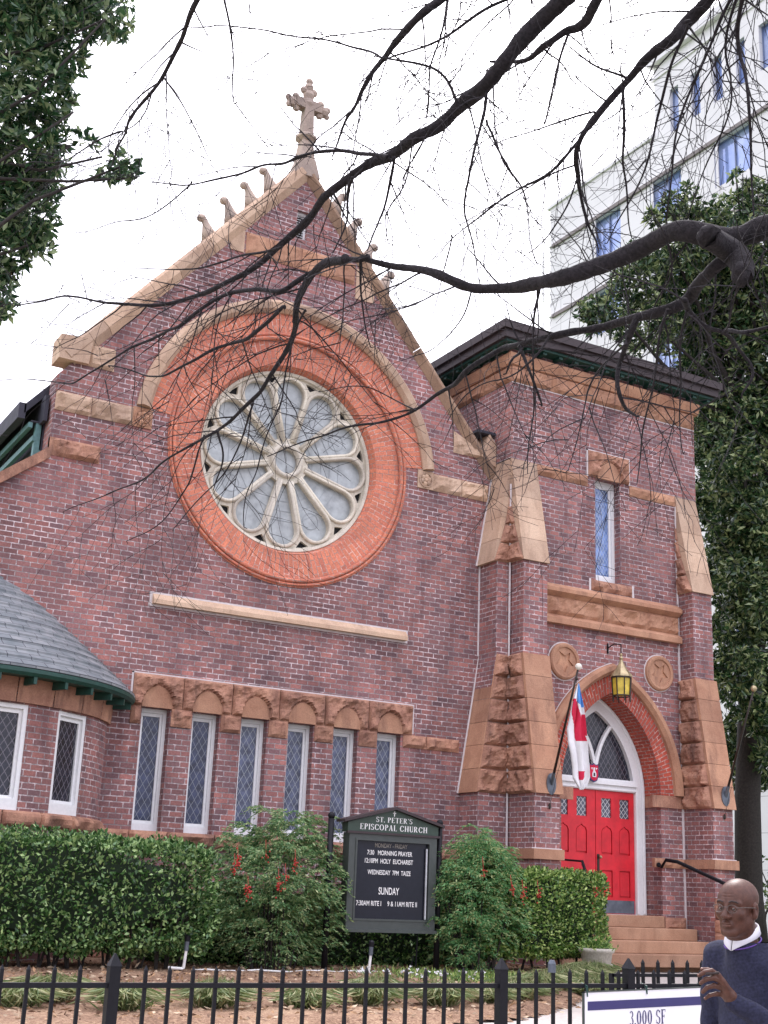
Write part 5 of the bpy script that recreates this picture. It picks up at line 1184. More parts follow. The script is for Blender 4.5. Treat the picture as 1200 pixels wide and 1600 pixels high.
def pole(name, base, tip, label, parts_label):
    T = thing(name, base, label, 'flagpole'); b, t = Vector(base), Vector(tip)
    m = MB(); m.tube([b+(t-b)*.02, t], [.028, .018], 8); m.build('pole', DKMET, T, True)
    m = MB(); m.sphere(t+(t-b).normalized()*.06, .065, 12); m.build('finial_ball', BRASS if 'bare' in label else plain('pale_ball', (.75, .7, .6), .4), T, True)
    m = MB(); m.lathe([(.0, -.04), (.11, -.03), (.11, .0), (0, .02)], (b.x, b.y+.02, b.z), 16, axis='y'); m.v = [(x, y+(z-b.z)*.16*-1*-1 if 0 else y, b.z+(z-b.z)*1.9) for x, y, z in m.v]; m.tube([b+Vector((0, .05, 0)), b, b+(t-b)*.10], [.045, .04, .036], 8); m.build('wall_socket', KICK, T)
    m = MB(); e = b+Vector((.0, .05, -.42)); m.tube([b+(t-b)*.93+Vector((.03, 0, -.02)), b+(t-b)*.5+Vector((.10, .0, -.12)), b+(t-b)*.1+Vector((.05, 0, -.1)), e], .004, 4)
    m.sphere(e, .03, 6, sc=(1, 1, 2.2)); m.sphere(b+(t-b)*.93+Vector((.02, 0, -.02)), .03, 8); m.build('halyard', DKMET, T)
    return T
B1 = (15.50, -1.60, 3.62); T1 = tuple(atY(903, 1046, -3.1)); 
pole('flagpole', B1, T1, 'slanted wall flagpole holding the draped flag left of the red door', '')
B2 = (20.09, -1.60, 3.70); T2 = tuple(atY(1177, 1080, -3.05))
pole('flagpole', B2, T2, 'bare slanted flagpole without a flag on the buttress right of the entrance', '')
# the flag, hanging in folds from the upper part of the pole
FW_ = plain('flag_white', (.74, .73, .74), .85, var=.04); FR_ = plain('flag_red', (.55, .01, .05), .85, var=.1); FB_ = plain('flag_blue', (.10, .30, .66), .85, var=.1)
ft, fb = Vector(T1), Vector(B1); 
rows = [(1068, 903, 905), (1085, 897, 908), (1100, 893, 911), (1120, 889, 913.5), (1140, 884, 915), (1160, 886, 917), (1180, 891, 919), (1200, 894, 921), (1215, 895, 922), (1226, 901, 918), (1234, 906, 911)]
m = MB(); NU = 80; NV = 120; vs = []
for j in range(NV+1):
    py = 1068+(1234-1068)*j/NV
    for q in range(len(rows)-1):
        if rows[q][0] <= py <= rows[q+1][0]+.01: t_ = (py-rows[q][0])/(rows[q+1][0]-rows[q][0]); xl = rows[q][1]+(rows[q+1][1]-rows[q][1])*t_; xr = rows[q][2]+(rows[q+1][2]-rows[q][2])*t_; break
    for i in range(NU+1):
        u = i/NU; px = xl+(xr-xl)*(u+.05*math.sin(u*19+j*.03)); yy = ft.y+.12+.55*(j/NV)*.35+.035*math.sin(u*2.5*2*PI+j*.02)*min(1, (xr-xl)/14)+.02*math.sin(j*.13+u*5)
        vs.append(atY(px, py, yy))
fs = []; mi = []
for j in range(NV):
    py = 1068+(1234-1068)*(j+.5)/NV
    for i in range(NU):
        u = (i+.5)/NU; fs.append((j*(NU+1)+i, j*(NU+1)+i+1, (j+1)*(NU+1)+i+1, (j+1)*(NU+1)+i)); c = 0
        cx = .10+.0*py if py < 1095 else (.30+(py-1095)/60*.42)
        if py < 1106 and u > .42 and py < 1080+u*30: c = 2
        elif 1092 < py < 1158 and abs(u-(cx)) < .24-.0*u: c = 1
        elif 1108 < py < 1150 and u > .72: c = 1 if py > 1122-u*6 else 0
        elif 1205 < py < 1219 and .30 < u < .78-(py-1205)*.018: c = 1
        mi.append(c)
m.add(vs, fs); m.m = mi; me_o = m.build('church_flag', [FW_, FR_, FB_], None, True)
sm = me_o.modifiers.new('thick', 'SOLIDIFY'); sm.thickness = .004
tag(me_o, 'draped white flag with red cross and pale blue corner by the red door', 'flag')
# hand rails
for k, (p, lb) in enumerate((([(18.98, -.80, 2.20), (18.98, -.95, 2.36), (19.1, -1.15, 2.33), (19.50, -1.9, 1.98), (19.62, -2.35, 1.80), (19.66, -2.5, 1.72)], 'right'), ([(16.2, -1.66, 2.2), (16.16, -1.72, 2.18), (16.1, -1.85, 2.08), (16.0, -2.0, 1.98), (15.85, -2.2, 1.85), (15.75, -2.3, 1.78)], 'left'))):
    T = thing('handrail', (p[-2][0], p[-2][1], .2), 'black iron handrail on the %s of the entrance steps' % lb, 'handrail')
    m = MB(); m.tube(p, .028, 8); m.tube([(q[0], q[1]+.01, q[2]-.03) for q in p[1:5]], .018, 6); m.build('rail', BLACKM, T, True)
    m = MB(); m.tube([(p[4][0], p[4][1], p[4][2]-.02), (p[4][0], p[4][1], .2)], .02, 8); m.build('post', BLACKM, T)
    m = MB(); m.lathe([(0, -.03), (.05, -.03), (.05, 0)], (p[0][0], TY-.05, 2.25), 12, axis='y'); m.tube([(p[0][0], TY-.02, 2.25), p[0]], .02, 6); m.build('wall_plate', BLACKM, T)
# crest plaque at the transom
cx_, cz_, cy_ = *atY(928, 1206, -.30)[[0, 2]], -.30
T = thing('crest_plaque', (cx_, cy_, cz_-.2), 'small red and blue shield plaque hanging beside the flag in front of the transom', 'plaque')
def shield(s): return [(cx_-.11*s, cz_+.15*s), (cx_-.05*s, cz_+.13*s), (cx_, cz_+.16*s), (cx_+.05*s, cz_+.13*s), (cx_+.11*s, cz_+.15*s), (cx_+.11*s, cz_-.08*s), (cx_+.07*s, cz_-.16*s), (cx_, cz_-.19*s), (cx_-.07*s, cz_-.16*s), (cx_-.11*s, cz_-.08*s)]
m = MB(); m.prism(shield(1.15), cy_, cy_+.02); m.build('rim', plain('dark_blue', (.03, .03, .12), .5), T)
m = MB(); m.prism(shield(.98), cy_-.008, cy_); m.build('field', FR_, T)
m = MB(); m.prism([(cx_+a*.9, cz_+b*.9) for a, b in ((-.055, -.12), (.055, -.12), (.06, -.03), (.02, .03), (.02, .10), (-.02, .10), (-.03, .02), (-.06, -.04))], cy_-.014, cy_-.009); m.prism([(cx_-.09, cz_+.08), (cx_-.04, cz_+.09), (cx_-.05, cz_+.04)], cy_-.014, cy_-.009); m.prism([(cx_+.09, cz_+.08), (cx_+.04, cz_+.09), (cx_+.05, cz_+.04)], cy_-.014, cy_-.009); m.build('emblem', FW_, T)
m = MB(); m.prism([(cx_-.025, cz_-.09), (cx_+.025, cz_-.09), (cx_+.02, cz_-.02), (cx_-.02, cz_-.02)], cy_-.018, cy_-.015); m.tube([(cx_, cy_+.01, cz_+.17), (cx_, DY-.03, cz_+.30)], .008, 5); m.build('mark', plain('mark_black', (.02, .02, .03), .5), T)
# ================================================================== the bare street tree
BT = thing('bare_tree', (7.6, -18.2, -.14), 'leafless dark street tree whose crooked limbs and twigs hang across the upper view', 'tree')
rt = random.Random(21)
FORK = Vector((6.9, -18.3, 4.6)); TOP = Vector((6.3, -18.0, 7.6))
m = MB(); m.tube([(7.6, -18.2, -.2), (7.5, -18.2, .4), (7.3, -18.25, 2.2), FORK, (6.7, -18.2, 6.2), TOP, (6.1, -17.6, 9.8)], [.34, .25, .22, .22, .17, .14, .06], 14); m.build('trunk', BARK, BT, True)
def smooth(pts, k=2):
    for _ in range(k):
        out = [pts[0]]
        for a, b in zip(pts[:-1], pts[1:]): out += [a.lerp(b, .25), a.lerp(b, .75)]
        out.append(pts[-1]); pts = out
    return pts
def trace(s, d0, d1, r0, r1, start=None):
    """pixel polyline -> a curve in the air between distances d0 and d1, with radii in metres"""
    n = len(s); P = []
    for i, (x, y) in enumerate(s):
        u = i/max(1, n-1); P.append(Vector(atD(x, y, d0+(d1-d0)*u+.10*math.sin(i*2.1+x*.01))))
    if start is not None: P = [Vector(start)]+P
    P = smooth(P, 3); m_ = len(P); R_ = [max(r1, r1+(r0-r1)*(1-i/(m_-1))**1.05) for i in range(m_)]
    for i in range(1, m_-1):
        P[i] += Vector((noise.noise(P[i]*3), noise.noise(P[i]*3+Vector((9, 0, 0))), noise.noise(P[i]*3+Vector((0, 9, 0)))))*.035
        R_[i] *= 1+.20*noise.noise(P[i]*6)+.16*noise.noise(P[i]*19)
    return P, R_
K = 1/FPX
LIMBS = [  # (pixels, near distance, far distance, thickness in px at start, at end, start point)
 ([(1260, 345), (1200, 354), (1140, 376), (1085, 367), (1040, 370), (990, 392), (940, 413), (880, 432), (840, 445), (790, 452), (740, 450), (700, 435), (650, 420), (610, 411), (570, 402)], 6.0, 7.0, 23, 7, FORK),
 ([(1010, -110), (940, -60), (880, 0), (840, 40), (790, 90), (760, 125), (720, 165), (690, 195), (650, 215), (620, 240), (590, 250), (550, 275), (520, 300), (480, 340), (440, 385), (400, 420), (350, 445), (300, 465), (250, 478), (200, 478), (130, 468), (60, 468), (20, 475)], 6.2, 8.6, 17.5, 1.2, TOP),
 ([(1200, -80), (1105, 0), (1070, 35), (1050, 65), (1020, 90), (980, 125), (930, 180), (905, 220), (902, 280), (910, 305), (920, 360), (935, 395)], 6.3, 7.2, 13, 1.6, TOP),
 ([(1000, -90), (930, 0), (900, 45), (880, 52), (860, 70), (835, 88), (800, 95), (765, 96)], 6.3, 6.9, 11.5, 4, TOP),
 ([(800, -90), (700, -8), (650, 30), (625, 60), (600, 88), (575, 118), (550, 165), (535, 200), (520, 250)], 6.5, 7.6, 10, 1.6, (5.2, -17.8, 8.0)),
 ([(1164, 425), (1160, 405), (1137, 401), (1110, 418), (1083, 445), (1070, 472), (1042, 483), (1002, 493), (958, 506), (901, 516), (860, 526), (810, 536), (785, 544), (755, 562), (717, 586), (695, 608), (649, 642), (599, 664), (562, 669), (480, 690), (420, 712)], 6.0, 8.0, 13, 1.4, None),
 ([(420, -120), (300, 0), (280, 65), (255, 120), (220, 170), (192, 205), (185, 240), (172, 262)], 6.8, 8.4, 6, 1.5, (4.6, -17.0, 8.4)),
 ([(575, 401), (525, 408), (470, 435), (440, 457), (400, 452), (349, 457), (311, 486), (277, 510), (251, 521), (206, 544), (169, 570), (131, 591), (94, 600), (49, 596), (0, 594)], 7.0, 8.8, 5.0, 1.2, None),
 ([(540, 403), (500, 413), (478, 445), (466, 480), (457, 519), (440, 560), (429, 574), (392, 633), (355, 657), (319, 679), (275, 710), (227, 743), (170, 775), (100, 803)], 6.95, 8.6, 7, 1.0, None),
]
BR = [
 ([(1110, 372), (1145, 392), (1166, 412), (1166, 436)], 6.0, 6.0, 28, 26), ([(605, 245), (560, 238), (530, 237), (480, 245), (430, 255), (385, 265), (330, 283), (280, 287), (240, 283)], 7.0, 8.4, 5, 1.4),
 ([(445, 480), (400, 520), (360, 540), (319, 559), (277, 579), (240, 587), (202, 577), (172, 574)], 7.3, 8.6, 5, 1.4),
 ([(905, 220), (870, 265), (815, 295), (770, 320), (705, 367), (680, 400)], 6.8, 7.6, 4, 1), ([(1003, 493), (980, 535), (966, 567), (962, 604), (975, 636), (998, 650)], 6.3, 6.5, 7.5, 3.5),
 ([(810, 540), (824, 581), (842, 631)], 6.7, 6.8, 5, 2), ([(811, 549), (795, 560), (786, 585)], 6.7, 6.8, 4, 2), ([(1070, 472), (1076, 489), (1099, 514), (1131, 521), (1159, 544), (1184, 576), (1159, 622)], 6.1, 6.3, 7, 2.5), ([(1131, 521), (1165, 520), (1230, 505)], 6.1, 6.2, 5, 4),
 ([(762, 110), (760, 185), (735, 260), (722, 320), (740, 370), (750, 440)], 6.6, 6.9, 4, 1.2), ([(760, 187), (790, 260), (815, 295), (825, 340), (842, 415)], 6.7, 6.9, 3, 1.2),
 ([(975, 135), (972, 235), (975, 280), (995, 370)], 6.5, 6.7, 4, 1.5), ([(1070, 35), (1050, 100), (1025, 175), (1020, 250), (990, 310), (945, 380)], 6.4, 6.8, 4.5, 1.2),
 ([(1145, -5), (1095, 105), (1065, 170), (1045, 295), (1045, 360)], 6.3, 6.6, 4, 1.2), ([(1150, -5), (1132, 75), (1142, 125), (1135, 180), (1100, 265), (1075, 350)], 6.1, 6.4, 3.5, 1.2), ([(1158, -5), (1150, 70), (1165, 130), (1172, 200), (1175, 260), (1178, 335)], 6.0, 6.1, 5.5, 2),
 ([(885, 52), (860, 135), (850, 190)], 6.5, 6.7, 3.5, 1.2), ([(702, -5), (685, 75), (665, 120), (665, 190)], 6.7, 6.9, 3.5, 1.2), ([(615, 245), (605, 310), (590, 350), (575, 390)], 6.9, 7.1, 4, 1.2),
 ([(810, -8), (750, 25), (705, 55), (655, 78), (600, 90), (560, 130)], 6.7, 7.2, 4.5, 1.5), ([(478, 487), (458, 540), (434, 601), (438, 633), (402, 725), (379, 771), (386, 826)], 7.2, 7.5, 2.6, 1), ([(566, 402), (562, 450), (571, 500), (585, 542)], 7.0, 7.2, 3.5, 1.2), ([(478, 437), (470, 475), (461, 505)], 7.1, 7.2, 6, 2.5),
 ([(342, 672), (349, 711), (335, 748), (333, 766)], 7.9, 8.0, 2.6, 1.2), ([(841, 440), (836, 517), (828, 592), (830, 656), (824, 740)], 6.6, 6.8, 3, 1), ([(1074, 487), (1059, 592), (1059, 641), (1070, 705)], 6.2, 6.3, 3, 1), ([(978, 540), (965, 551), (920, 596), (912, 649), (882, 739)], 6.3, 6.6, 3.5, 1), ([(1047, 485), (1017, 592), (1002, 705), (995, 757)], 6.2, 6.4, 3.2, 1),
 ([(352, -5), (360, 60), (365, 130), (369, 162)], 7.2, 7.4, 2.8, 1), ([(370, 160), (400, 200), (425, 235)], 7.4, 7.6, 1.6, .8), ([(255, 122), (300, 200), (330, 250)], 7.8, 8.0, 2.2, .9), ([(300, 468), (260, 520), (215, 560)], 8, 8.3, 2, .9),
 ([(600, 88), (560, 75), (500, 60), (400, 45), (330, 40), (260, 38)], 7.0, 8.0, 3, 1), ([(550, 277), (540, 310), (545, 350), (520, 395)], 7.1, 7.2, 4, 1.5), ([(520, 300), (535, 335), (560, 370)], 7.1, 7.2, 3, 1), ([(440, 385), (380, 400), (330, 420), (270, 425), (210, 420)], 7.4, 8.2, 3.2, 1),
 ([(319, 679), (302, 720), (292, 770), (250, 820), (200, 850)], 8.0, 8.3, 2.4, .9), ([(392, 633), (380, 680), (350, 740), (300, 790), (270, 830)], 7.8, 8.1, 2.4, .9), ([(705, 367), (690, 430), (680, 500)], 7.5, 7.6, 2, .8), ([(192, 205), (140, 225), (90, 250), (30, 260)], 8.1, 8.6, 2.4, 1), ([(255, 122), (215, 150), (180, 200), (170, 240)], 7.9, 8.2, 2, 1),
 ([(300, 283), (250, 330), (180, 355), (110, 360)], 8.2, 8.6, 2, .8), ([(720, 165), (700, 110), (640, 100), (590, 85)], 6.7, 6.9, 4, 2), ([(860, 526), (835, 560), (800, 590), (745, 600), (700, 660)], 6.5, 6.9, 3, .9), ([(980, 125), (930, 100), (880, 70)], 6.5, 6.6, 3, 1.5), ([(902, 280), (880, 330), (850, 380), (820, 400)], 6.9, 7, 2.4, .9),
 ([(1040, 370), (1050, 420), (1020, 470), (1015, 530)], 6.2, 6.4, 3, 1), ([(650, 642), (610, 620), (560, 600), (500, 610)], 7.5, 7.9, 2, .8), ([(740, 450), (720, 500), (690, 540), (640, 560)], 6.6, 7.0, 2.4, .9), ([(930, 180), (870, 190), (800, 205), (740, 240)], 6.6, 7, 2.4, .9), ([(650, 215), (640, 280), (600, 330), (610, 380)], 6.8, 7, 2.4, .9),
]
TW = MB(); allseg = []
def grow(p, d, length, r, depth):
    n = max(3, int(length/.07)); pts = [p]; q = p.copy(); d = d.normalized()
    for k in range(n):
        d = (d+Vector((rt.gauss(0, .095), rt.gauss(0, .095), rt.gauss(-.03, .095)))).normalized(); q = q+d*(length/n); pts.append(q.copy())
        if depth > 0 and k > 0 and rt.random() < (.42 if depth > 1 else .34):
            ax = d.orthogonal(); ax.rotate(Matrix.Rotation(rt.uniform(0, 2*PI), 3, d)); nd = (d*.85+ax*rt.uniform(.5, 1.0)).normalized()
            grow(q.copy(), nd, length*rt.uniform(.3, .65), r*.62, depth-1)
    TW.tube(pts, [max(.0013, r*(1-.8*i/n)) for i in range(n+1)], 3, cap=False)
def side_dir(t):
    # spread mostly across the view and downwards, some in depth
    v = Vector((rt.gauss(0, 1), rt.gauss(0, .8), rt.gauss(-.45, .9))); v -= t*v.dot(t); return (v.normalized()+t*rt.uniform(.4, 1.1)).normalized()
def dress(P, R_, density, rmax=.02):
    acc = 0
    for i in range(1, len(P)):
        seg = (P[i]-P[i-1]).length; acc += seg*density
        while acc > 0 and rt.random() < .999:
            acc -= 1
            if R_[i] > rmax*2 and rt.random() < .55: continue
            t = (P[i]-P[i-1]).normalized(); grow(P[i-1].lerp(P[i], rt.random()), side_dir(t), rt.uniform(.3, .95), min(.0060, R_[i]*.6), 2)
for (px, d0, d1, w0, w1, st) in LIMBS:
    P, R_ = trace(px, d0, d1, w0*K*d0, w1*K*d1*.5, st)
    m = MB(); m.tube(P, R_, 14); m.build('limb', BARK, BT, True); dress(P, R_, 7.0 if sum(q[1] for q in px)/len(px) < 400 else 4.2)
for (px, d0, d1, w0, w1) in BR:
    P, R_ = trace(px, d0, d1, w0*K*d0*.74, w1*K*d1*.6)
    m = MB(); m.tube(P, R_, 7); m.build('branch', BARK, BT, True); dress(P, R_, 6.5 if sum(q[1] for q in px)/len(px) < 330 else 3.8)
o = TW.build('twigs', BARK, BT, False, uv=False); o['kind'] = 'stuff'
# ================================================================== the passer-by
def surface(f, lo, hi, h):
    """naive surface nets over a signed distance field"""
    lo = np.array(lo, float); hi = np.array(hi, float); n = np.ceil((hi-lo)/h).astype(int)+1
    ax = [lo[i]+np.arange(n[i])*h for i in range(3)]; G = np.stack(np.meshgrid(*ax, indexing='ij'), -1); D = f(G.reshape(-1, 3)).reshape(n)
    s = D < 0; c = np.zeros(n-1, int); acc = np.zeros((*(n-1), 3)); cnt = np.zeros(n-1)
    offs = [(i, j, k) for i in (0, 1) for j in (0, 1) for k in (0, 1)]
    sl = lambda o: tuple(slice(o[a], n[a]-1+o[a]) for a in range(3))
    for a in range(3):
        for o in offs:
            if o[a] == 1: continue
            o2 = list(o); o2[a] = 1; d0, d1 = D[sl(o)], D[sl(tuple(o2))]; cr = (d0 < 0) != (d1 < 0); t = np.where(cr, d0/(d0-d1+1e-12), 0)
            p = np.array(o, float)*np.ones((*(n-1), 3)); p[..., a] += t; acc += p*cr[..., None]; cnt += cr
    act = cnt > 0; idx = -np.ones(n-1, int); idx[act] = np.arange(act.sum()); base = np.stack(np.meshgrid(*[np.arange(k) for k in n-1], indexing='ij'), -1)
    V = lo+(base[act]+acc[act]/cnt[act][:, None])*h; F = []
    for a in range(3):
        b, c_ = (a+1) % 3, (a+2) % 3; s0 = [slice(1, n[q]-1) for q in range(3)]; s0[a] = slice(0, n[a]-1); s1 = list(s0); s1[a] = slice(1, n[a])
        A_, B_ = s[tuple(s0)], s[tuple(s1)]; ch = np.argwhere(A_ != B_)
        if len(ch) == 0: continue
        fl = A_[tuple(ch.T)]; off = np.array([1, 1, 1]); off[a] = 0; ch = ch+off
        def I(db, dc): q = ch.copy(); q[:, b] += db; q[:, c_] += dc; return idx[tuple(q.T)]
        q = np.stack([I(-1, -1), I(0, -1), I(0, 0), I(-1, 0)], 1); q[~fl] = q[~fl][:, ::-1]; F.append(q)
    return V, np.concatenate(F)
def smin(a, b, k): h = np.clip(.5+.5*(b-a)/k, 0, 1); return b*(1-h)+a*h-k*h*(1-h)
def smax(a, b, k): return -smin(-a, -b, k)
def ell(p, c, r):
    q = (p-np.array(c))/np.array(r); k0 = np.linalg.norm(q, axis=1); k1 = np.linalg.norm(q/np.array(r), axis=1); return k0*(k0-1)/(k1+1e-9)
def cap(p, a, b, ra, rb):
    a, b = np.array(a, float), np.array(b, float); ab = b-a; t = np.clip((p-a)@ab/(ab@ab), 0, 1); return np.linalg.norm(p-a-t[:, None]*ab, axis=1)-(ra+(rb-ra)*t)
def sdf_obj(name, f, lo, hi, h, mat, parent, xf, smooth=True):
    V, F = surface(f, lo, hi, h); m = MB(); m.add([tuple(xf(v)) for v in V], [tuple(q) for q in F]); return m.build(name, mat, parent, smooth, uv=False)
SKIN = plain('dark_skin', (.088, .036, .023), .48, var=.25, nscale=55, bumps=.08, spec=.35); NAILM = plain('nail', (.30, .17, .13), .35); EYEW = plain('eye_white', (.20, .17, .15), .25); IRIS = plain('iris', (.02, .01, .01), .15)
HAIRM = plain('stubble', (.035, .022, .02), .7)
KNIT, nt_, bs_ = newmat('navy_knit'); v_ = coord(nt_, 'Object', (1, 1, 1)); w_ = nt_.nodes.new('ShaderNodeTexWave'); w_.inputs['Scale'].default_value = 60; w_.inputs['Distortion'].default_value = 1.0; w_.bands_direction = 'Z'; nt_.links.new(v_, w_.inputs['Vector'])
nn_ = noisen(nt_, 90, 3, v_); r_ = ramp(nt_, [(.3, (.008, .009, .024)), (.7, (.022, .024, .055))]); nt_.links.new(nn_, r_.inputs[0]); nt_.links.new(r_.outputs[0], bs_.inputs['Base Color']); bs_.inputs['Roughness'].default_value = .95; bump(nt_, bs_, w_.outputs[0], .3, .004)
SHIRT = plain('white_shirt', (.76, .75, .80), .8, var=.03); PURP = plain('purple_trim', (.11, .05, .26), .9); TROU = plain('dark_trousers', (.03, .03, .035), .9); SHOE = plain('black_shoe', (.015, .013, .012), .35)
PB = Vector((4.075, -17.95, 0)); ZG = -.14
PS = thing('person', (PB.x, PB.y, ZG), 'man with shaved head, glasses, white collar and navy sweater at the right edge', 'person')
def frame(origin, yaw, pitch=0, roll=0):
    M = Matrix.Translation(origin)@Matrix.Rotation(rad(yaw), 4, 'Z')@Matrix.Rotation(rad(pitch), 4, 'X')@Matrix.Rotation(rad(roll), 4, 'Y'); return lambda v: M@Vector(v)
# head, local: faces -y, origin at the centre of the skull base, metres
HO = atD(1152, 1421, 5.3)
_hf = frame(HO, 197-270, 1, 2)
hx = lambda v: _hf(tuple(float(c)*.95 for c in v))
def head(p):
    q = p.copy(); q[:, 0] = np.abs(q[:, 0])
    d = ell(p, (0, .018, .050), (.079, .100, .080)); d = smin(d, ell(p, (0, -.03, .02), (.066, .062, .075)), .03)
    d = smin(d, ell(p, (0, -.040, -.045), (.054, .052, .062)), .035)            # face and jaw
    d = smin(d, cap(q, (.046, .0, -.05), (.022, -.066, -.094), .022, .018), .025)   # jaw line
    d = smin(d, ell(p, (0, -.082, -.098), (.020, .014, .015)), .02)           # chin
    d = smin(d, ell(q, (.041, -.066, -.018), (.020, .018, .016)), .022)       # cheekbones
    d = smin(d, cap(q, (.012, -.088, .026), (.048, -.074, .027), .0085, .008), .012)   # brow
    d = smax(d, -ell(q, (.031, -.098, .008), (.019, .017, .012)), .012)       # eye sockets
    d = smin(d, cap(p, (0, -.090, .014), (0, -.113, -.028), .0080, .0140), .010)   # nose
    d = smin(d, ell(q, (.0155, -.100, -.031), (.0115, .0125, .0095)), .007)    # nostril wings
    d = smax(d, -ell(q, (.0065, -.112, -.040), (.004, .006, .003)), .003)
    d = smin(d, ell(p, (0, -.090, -.062), (.026, .012, .016)), .012)          # muzzle
    d = smin(d, ell(p, (0, -.1015, -.0565), (.024, .0075, .0058)), .004); d = smin(d, ell(p, (0, -.1010, -.0675), (.021, .008, .0070)), .004)
    d = smax(d, -cap(q, (0, -.108, -.0612), (.020, -.101, -.0625), .0012, .001), .002)
    d = smax(d, -cap(q, (.022, -.104, -.036), (.032, -.094, -.062), .002, .002), .010)  # folds beside the nose
    d = smin(d, ell(q, (.031, -.0835, .008), (.0155, .011, .0105)), .004)      # lids
    d = smax(d, -cap(q, (.020, -.098, .005), (.043, -.091, .005), .0012, .001), .002)
    for z in (.052, .064): d = smax(d, -cap(q, (0, -.092+(z-.05)*.25, z), (.03, -.088+(z-.05)*.3, z+.002), .0012, .001), .005)
    e = smin(ell(q, (.081, .012, .002), (.010, .019, .031)), ell(q, (.080, .006, -.022), (.009, .011, .013)), .008); e = smax(e, -ell(q, (.093, .006, .004), (.008, .010, .018)), .006)
    d = smin(d, e, .006)
    d = smin(d, cap(p, (0, .018, -.05), (0, .050, -.17), .063, .070), .035)
    return d
ho = sdf_obj('body', head, (-.115, -.14, -.20), (.115, .14, .145), .0030, SKIN, PS, hx)
m = MB()
for s_ in (-1, 1):
    m.sphere(hx((s_*.031, -.083, .0065)), .0112, 12)
m.build('eye', EYEW, PS, True, ) 
m = MB()
for s_ in (-1, 1): m.sphere(hx((s_*.031+.002, -.0905, .004)), .0050, 8)
m.build('iris', IRIS, PS)
m = MB()
for s_ in (-1, 1):
    m.tube([hx((s_*x, y, z)) for x, y, z in ((.014, -.101, .031), (.028, -.100, .036), (.042, -.092, .034), (.050, -.083, .028))], [.0026, .0034, .003, .0015], 6)
m.build('eyebrow', HAIRM, PS)
m = MB()
for s_ in (-1, 1):
    ring_ = [hx((s_*.033+.0235*math.cos(t), -.1075+.10*(s_*.0235*math.cos(t)+.01)**1*0+.0, .004+.0165*math.sin(t))) for t in [2*PI*i/20 for i in range(21)]]; m.tube(ring_, .0009, 5)
    m.tube([hx((s_*.056, -.107, .010)), hx((s_*.079, -.06, .013)), hx((s_*.086, .0, .012)), hx((s_*.086, .022, .0))], .0012, 5)
m.tube([hx((-.010, -.108, .008)), hx((0, -.112, .012)), hx((.010, -.108, .008))], .001, 5); m.build('glasses', plain('glasses_wire', (.12, .11, .10), .35, .6), PS)
# torso in its own frame: faces -y, x to the person's left... origin on the ground
bx = frame((PB.x+.06, PB.y+.02, ZG), 190-270)
SH = 1.455
Bl = Matrix.Translation((PB.x+.06, PB.y+.02, ZG))@Matrix.Rotation(rad(190-270), 4, 'Z'); Bi = Bl.inverted()
def L(p): return np.array(Bi@Vector(p))
neck_w = hx((0, .045, -.135)); NK = L(neck_w)
wr = L(atD(1145, 1566, 5.02)); elb = L(atD(1262, 1640, 4.98)); ls = np.array((.19, .03+NK[1]*.3, SH-.03)); rs_ = np.array((-.19, .03+NK[1]*.3, SH-.03)); relb = np.array((-.25, .03, 1.10)); rwr = np.array((-.26, -.06, .86))
nx_, ny__ = NK[0]*.6, NK[1]
def torso(p):
    d = ell(p, (nx_*.5, .02, 1.20), (.175, .125, .24)); d = smin(d, ell(p, (0, -.01, 1.00), (.170, .135, .17)), .06); d = smin(d, cap(p, rs_, ls, .062, .062), .07)
    d = smin(d, cap(p, (NK[0], NK[1], SH+.06), (0, .03, SH-.1), .074, .12), .04)
    d = smin(d, cap(p, ls, elb, .064, .052), .03); d = smin(d, cap(p, elb, wr, .052, .037), .025)
    d = smin(d, cap(p, rs_, relb, .060, .050), .03); d = smin(d, cap(p, relb, rwr, .048, .034), .02)
    nz = .0035*np.sin(p[:, 2]*60+p[:, 0]*22)*np.sin(p[:, 0]*31+p[:, 1]*17)+.004*np.sin(p[:, 2]*23+p[:, 1]*28); d = d+nz
    d = smax(d, .84-p[:, 2], .012)
    ax = np.array((NK[0], NK[1], 0)); zt = SH+.072+.35*(p[:, 1]-NK[1]); d = smax(d, (p[:, 2]-zt), .008)
    nn = cap(p, (NK[0], NK[1], SH+.125), (NK[0], NK[1], SH+.3), .066, .066); return smax(d, -nn, .006)
sdf_obj('sweater', torso, (-.36, -.50, .82), (.42, .24, 1.50), .0085, KNIT, PS, bx)
m = MB(); rg = []; rc_ = []                                    # collar trim and shirt collar
for i in range(41):
    t = 2*PI*i/40; x = NK[0]+.074*math.cos(t); y = NK[1]+.074*math.sin(t); rg.append(bx((x, y, SH+.040+.38*(y-NK[1])))) 
m.tube(rg, .003, 6); m.build('neck_trim', PURP, PS, True)
m = MB(); vs = []; n_ = 40
for i in range(n_+1):
    t = -PI/2+.03+(2*PI-.06)*i/n_; f_ = abs(i/n_-.5)*2
    for (r, h) in ((.0625, .012), (.0615, .048), (.0635, .055), (.068, .048), (.074+.010*f_**4, .020-.022*f_**6)):
        x = NK[0]+r*math.cos(t); y = NK[1]+r*math.sin(t); vs.append(bx((x, y, SH+.042+h+.40*(y-NK[1]))))
m.add(vs, [(i*5+j, i*5+j+1, (i+1)*5+j+1, (i+1)*5+j) for i in range(n_) for j in range(4)]); o = m.build('shirt_collar', SHIRT, PS, True); q_ = o.modifiers.new('t', 'SOLIDIFY'); q_.thickness = .002
